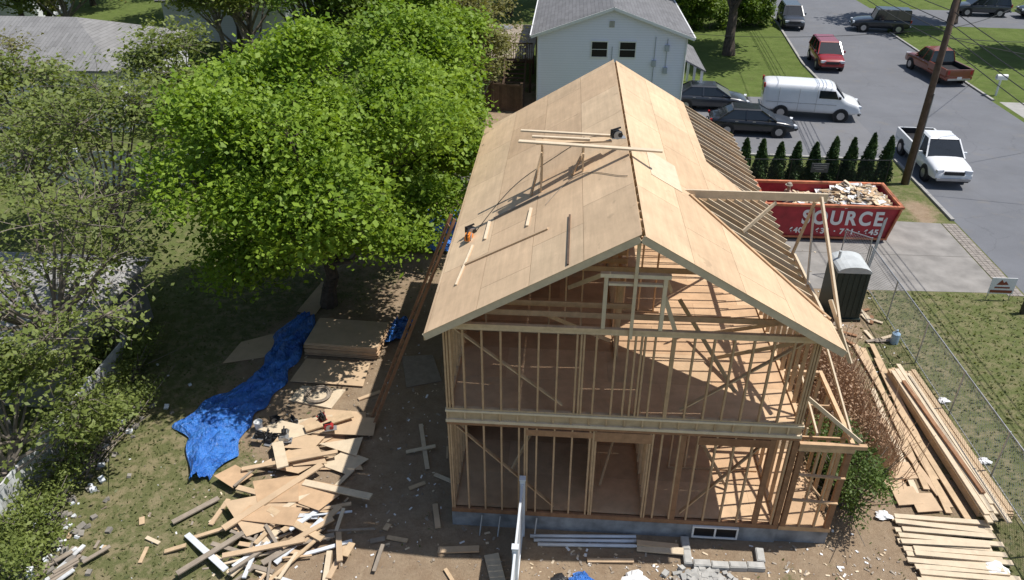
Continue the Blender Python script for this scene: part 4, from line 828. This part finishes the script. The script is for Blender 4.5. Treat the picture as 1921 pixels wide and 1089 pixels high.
# ------------------------------------------------------------ vehicles
RING=[(.80,0),(.97,.10),(1,.35),(1,.62),(.965,.86),(.86,.985),(.5,1.02),(0,1.03)]
def loft(b,st,ring=RING,mi=0):
    R_=[(fy,fz) for fy,fz in ring]+[(-fy,fz) for fy,fz in reversed(ring[:-1])]; n=len(R_); o=len(b.v)
    for (x,zb,zt,hw) in st:
        for fy,fz in R_: b.v.append((x,fy*hw,zb+(zt-zb)*fz))
    for i in range(len(st)-1):
        for j in range(n): 
            a_=o+i*n+j; c_=o+i*n+(j+1)%n; b.f.append((a_,c_,c_+n,a_+n)); b.m.append(mi)
    b.f.append(tuple(range(o,o+n))[::-1]); b.m.append(mi); k=o+(len(st)-1)*n; b.f.append(tuple(range(k,k+n))); b.m.append(mi)
def paint(name,c): return simple(name,c,.28,.0,var=.03,coat=.6)
def car(kind,label,cat,loc,heading,pm,group='parked vehicles'):
    r=thing({'van':'cargo_van','pickup':'pickup_truck','suv':'parked_suv','sedan':'parked_car','jeep':'parked_suv'}[kind],label,cat,(loc[0],loc[1],.006),group,rz=heading)
    wr,zg=.34,.0
    if kind=='sedan':
        st=[(-2.38,.42,.80,.74),(-2.28,.30,.95,.84),(-1.7,.24,1.02,.91),(-.9,.22,.98,.92),(.5,.22,.96,.92),(1.2,.23,.93,.91),(1.95,.26,.82,.88),(2.28,.32,.68,.80),(2.38,.40,.58,.70)]
        cab=(-1.95,1.25,.94,.83,-1.15,.35,1.43,.61); wx=(1.42,-1.42); L2=2.38
    elif kind in('suv','jeep'):
        st=[(-2.3,.5,1.0,.80),(-2.22,.36,1.12,.88),(-1.5,.30,1.14,.93),(.4,.30,1.10,.93),(1.1,.31,1.07,.92),(1.9,.34,.98,.90),(2.2,.4,.82,.84),(2.3,.5,.70,.76)]
        cab=(-2.2,1.2,1.06,.86,-1.95,.35,1.70,.68) if kind=='suv' else (-2.15,.7,1.08,.86,-2.1,.45,1.82,.78); wx=(1.38,-1.38); wr=.37; L2=2.3
    elif kind=='pickup':
        st=[(-2.85,.50,.70,.90),(-2.8,.42,.74,.95),(-.55,.40,.76,.96),(-.5,.40,1.10,.97),(.9,.38,1.14,.97),(1.3,.38,1.12,.96),(2.3,.40,1.04,.94),(2.7,.44,.92,.90),(2.82,.5,.75,.84)]
        cab=(-.52,1.45,1.08,.90,-.35,.75,1.80,.70); wx=(1.75,-1.75); wr=.38; L2=2.83
    else:
        st=[(-2.8,.45,1.95,.90),(-2.74,.36,2.02,.97),(-2.3,.34,2.08,.99),(.9,.34,2.08,.99),(1.2,.34,2.02,.98),(1.75,.36,1.42,.97),(2.0,.36,1.24,.96),(2.55,.40,1.12,.93),(2.75,.46,.95,.88),(2.82,.5,.8,.82)]
        cab=None; wx=(1.75,-1.65); wr=.37; L2=2.82
    b=MB(); loft(b,st)
    if kind=='pickup':
        for s in (-1,1): b.bx(-2.8,-.5,*(sorted((s*.86,s*.955))),.72,1.14)
        b.bx(-2.84,-2.76,-.9,.9,.72,1.14)
    body=b.obj('body',pm,r,smooth=True,org=(0,0,0))
    if kind!='pickup':
        md=body.modifiers.new('s','SUBSURF'); md.levels=1; md.render_levels=1
    else:
        md=body.modifiers.new('e','EDGE_SPLIT'); md.split_angle=math.radians(40)
    if kind=='pickup':
        b=MB(); b.bx(-2.75,-.52,-.855,.855,.78,.84); b.bx(-2.75,-.52,-.855,-.83,.842,1.12); b.bx(-2.75,-.52,.83,.855,.842,1.12); b.bx(-2.75,-2.72,-.82,.82,.842,1.12); b.bx(-.545,-.52,-.82,.82,.842,1.06); b.obj('bed_liner',M_blk,r)
    if cab:
        xa,xb,z0,w0,xc,xd,z1,w1=cab; lo=[(xa,-w0,z0),(xb,-w0,z0),(xb,w0,z0),(xa,w0,z0)]; hi=[(xc,-w1,z1),(xd,-w1,z1),(xd,w1,z1),(xc,w1,z1)]
        b=MB(); b.hexa(lo,hi); b.obj('window',M_glass,r)
        b=MB(); q=[(xc-.04,-w1-.02,z1-.01),(xd+.05,-w1-.02,z1-.01),(xd+.05,w1+.02,z1-.01),(xc-.04,w1+.02,z1-.01)]
        b.hexa(q,[(x+(.06 if x<(xc+xd)/2 else -.08),y*.88,z1+.055) for x,y,z in q])
        for i in range(4): b.beam(Vector(lo[i])*1.0+Vector((0,0,-.03)),hi[i],.07,.07)
        for s in (-1,1):
            for f in ((.48,) if kind in('sedan','pickup') else (.40,.70)):
                xm_=xa+(xb-xa)*f; xt=xc+(xd-xc)*f; b.beam((xm_,s*w0,z0),(xt,s*w1,z1),.05,.09,up=(1,0,0))
        b.obj('roof',pm,r)
    else:
        b=MB()
        b.add([(1.28,-.80,1.99),(1.28,.80,1.99),(1.80,.86,1.42),(1.80,-.86,1.42)],[(0,1,2,3)])
        for s in (-1,1):
            q=[(.35,s*1.0,1.35),(1.45,s*.99,1.35),(1.22,s*.965,1.80),(.35,s*.965,1.80)]
            b.add(q,[(0,1,2,3)] if s<0 else [(3,2,1,0)])
        for s in (-1,1): b.bx(-2.81,-2.79,*(sorted((s*.15,s*.75))),1.3,1.75)
        b.obj('window',M_glass,r)
        b=MB()
        for s in (-1,1):
            for x in (.25,-.75,-1.9): b.bx(x-.008,x+.008,*(sorted((s*.985,s*.996))),.5,1.85)
            b.bx(-2.6,1.4,*(sorted((s*.985,s*1.0))),.98,1.0)
        b.obj('seam',M_block,r)
    hwm=max(s[3] for s in st)
    for x in wx:
        for s in (-1,1): b=MB(); b.cyl((x,s*(hwm-.18),wr),(x,s*(hwm+.004),wr),wr+.07,n=20); b.obj('wheel_arch',M_blk,r)
    for x in wx:
        for s in (-1,1):
            b=MB(); b.cyl((x,s*(hwm-.2),wr),(x,s*(hwm+.02),wr),wr,n=20); w_=b.obj('wheel',M_rub,r,smooth=False)
            b=MB(); b.cyl((x,s*(hwm-.1),wr),(x,s*(hwm+.03),wr),wr*.6,n=10); b.obj('rim',M_rim,w_)
    zf=st[-2][2]; zr=st[1][2]
    for s in (-1,1):
        b=MB(); b.box((L2-.10,s*hwm*.68,zf-.06),(.16,.34,.15),-s*.25); b.obj('headlight',M_head,r)
        b=MB(); b.box((-L2+.03,s*hwm*.80,(zr-.12) if kind!='pickup' else .95),(.10,.16,.26 if kind!='sedan' else .14),0); b.obj('taillight',M_tail,r)
        b=MB(); b.box(((cab[1]-.45) if cab else 1.5,s*(hwm+.08),(cab[2]+.08) if cab else 1.45),(.12,.18,.13)); b.obj('mirror',pm if kind!='van' else M_blk,r)
        for x in ((.0,-.95) if kind!='pickup' and kind!='van' else (.15,)): 
            b=MB(); b.box((x,s*(hwm+.005),.86 if kind=='sedan' else 1.0),(.16,.03,.03)); b.obj('door_handle',M_rim,r)
    b=MB(); b.box((L2-.01,0,zf-.12),(.08,hwm*.95,.16)); b.box((L2-.02,0,.42),(.12,hwm*1.5,.10)); b.obj('grille',M_blk,r)
    for s in (-1,1): b=MB(); b.box((s*(L2+.03),0,.5),(.1,hwm*1.6,.11)); b.obj('bumper',M_rim if kind in('pickup','van') else pm,r)
    b=MB(); b.box((-L2-.085,0,.6),(.01,.32,.16)); b.obj('number_plate',M_white,r)
    return r
P_white=paint('white_car_paint',(.78,.79,.80)); P_blk=paint('black_car_paint',(.018,.02,.025)); P_red=paint('red_car_paint',(.27,.018,.02)); P_rust=paint('brownish_red_paint',(.22,.055,.028)); P_gr=paint('dark_grey_paint',(.04,.045,.055))
car('van','white cargo van parked on the neighbour driveway','van',(13.1,33.1),math.radians(-9),P_white)
car('sedan','black sedan parked beside the neighbour porch','car',(7.3,34.2),math.radians(-4),P_gr)
car('sedan','black sedan parked behind the evergreen row','car',(9.1,29.9),math.radians(-4),P_blk)
car('suv','dark red hatchback parked along the kerb','car',(17.35,44.9),math.radians(-94),P_red)
car('pickup','reddish brown pickup truck parked at far kerb','pickup truck',(24.3,42.6),math.radians(97),P_rust)
car('pickup','white pickup truck parked beside the utility pole','pickup truck',(17.25,25.1),math.radians(-92),P_white)
car('suv','dark parked car further up the street','car',(17.9,58),math.radians(-95),P_gr)
car('jeep','black boxy off-road car parked at far kerb','car',(25.0,56.4),math.radians(170),P_blk)
car('suv','dark car parked on the far driveway','car',(36.5,63.6),math.radians(173),P_gr)
car('suv','black car parked across the distant driveway','car',(41.8,62.6),math.radians(173),P_blk)
# ------------------------------------------------------------ worker
def skin(name,vs,es,rad,mat,parent,org,sub=1):
    me=bpy.data.meshes.new(name); me.from_pydata([tuple(Vector(v)) for v in vs],es,[]); me.materials.append(mat)
    o=bpy.data.objects.new(name,me); put(o,org,parent); 
    m=o.modifiers.new('s','SKIN'); m.use_smooth_shade=True
    for i,q in enumerate(rad): me.skin_vertices[0].data[i].radius=(q,q*.85)
    me.skin_vertices[0].data[0].use_root=True
    s=o.modifiers.new('b','SUBSURF'); s.levels=sub; s.render_levels=sub; return o
WK=thing('person','worker in tan shirt and pale hat standing in dumpster','person',(7.95,17.0,.52),rz=math.radians(200))
J=[(0,0,.95),(0,0,1.15),(0.02,0,1.38),(.03,0,1.50),(.05,0,1.63),(.05,0,1.72),(0,.10,.92),(.04,.12,.50),(0,.13,.08),(.12,.14,.03),(0,-.10,.92),(.02,-.12,.50),(-.02,-.13,.08),(.10,-.14,.03),(.02,.19,1.40),(.08,.27,1.13),(.28,.22,1.02),(.36,.20,1.0),(.02,-.19,1.40),(.06,-.27,1.12),(.26,-.2,1.05),(.34,-.18,1.04)]
E=[(0,1),(1,2),(2,3),(3,4),(4,5),(0,6),(6,7),(7,8),(8,9),(0,10),(10,11),(11,12),(12,13),(2,14),(14,15),(15,16),(16,17),(2,18),(18,19),(19,20),(20,21)]
Rr=[.14,.13,.14,.055,.10,.08,.085,.06,.045,.04,.085,.06,.045,.04,.055,.042,.033,.03,.055,.042,.033,.03]
skin('body',J,E,Rr,M_skin,WK,(0,0,0))
skin('trousers',[J[0],J[6],J[7],J[8],J[10],J[11],J[12]],[(0,1),(1,2),(2,3),(0,4),(4,5),(5,6)],[.155,.105,.08,.065,.105,.08,.065],M_jean,WK,(0,0,0))
skin('shirt',[J[1],J[0],J[2],J[14],J[15],J[18],J[19]],[(0,1),(0,2),(2,3),(3,4),(2,5),(5,6)],[.15,.15,.165,.075,.06,.075,.06],M_shirt,WK,(0,0,0))
b=MB(); b.cyl((.05,0,1.73),(.05,0,1.80),.125,.09,12); b.cyl((.05,0,1.80),(.05,0,1.84),.09,.03,12); b.cyl((.07,0,1.715),(.07,0,1.73),.155,.15,12); b.obj('hat',M_grayw,WK)
# ------------------------------------------------------------ camera, light
C=Vector((-1.52,-13.19,15.0)); th=math.radians(31.3); ps=math.radians(4.1)
d=Vector((-math.sin(ps)*math.cos(th),math.cos(ps)*math.cos(th),-math.sin(th)))
cd=bpy.data.cameras.new('camera'); cam=bpy.data.objects.new('camera',cd); COL.objects.link(cam)
cam.location=C; cam.rotation_euler=d.to_track_quat('-Z','Y').to_euler(); cd.sensor_width=36; cd.lens=36*1431/1921; cd.clip_end=2000; cd.clip_start=.1
S.camera=cam
w=bpy.data.worlds.new('World'); S.world=w; w.use_nodes=True; nt=w.node_tree
sky=nt.nodes.new('ShaderNodeTexSky'); sky.sky_type='NISHITA'; sky.sun_disc=False; sky.sun_elevation=math.radians(63.5); sky.sun_rotation=math.radians(79.6)
bg=nt.nodes['Background']; bg.inputs[1].default_value=.11; nt.links.new(sky.outputs[0],bg.inputs[0])
sd=bpy.data.lights.new('sun','SUN'); sd.energy=5.0; sd.angle=math.radians(.53); sd.color=(1,.96,.91)
so=bpy.data.objects.new('sun',sd); COL.objects.link(so); so.rotation_euler=Vector((.49,.09,1)).to_track_quat('Z','Y').to_euler(); so.location=(20,0,40)
S.view_settings.view_transform='Standard'; S.view_settings.look='None'; S.view_settings.exposure=0
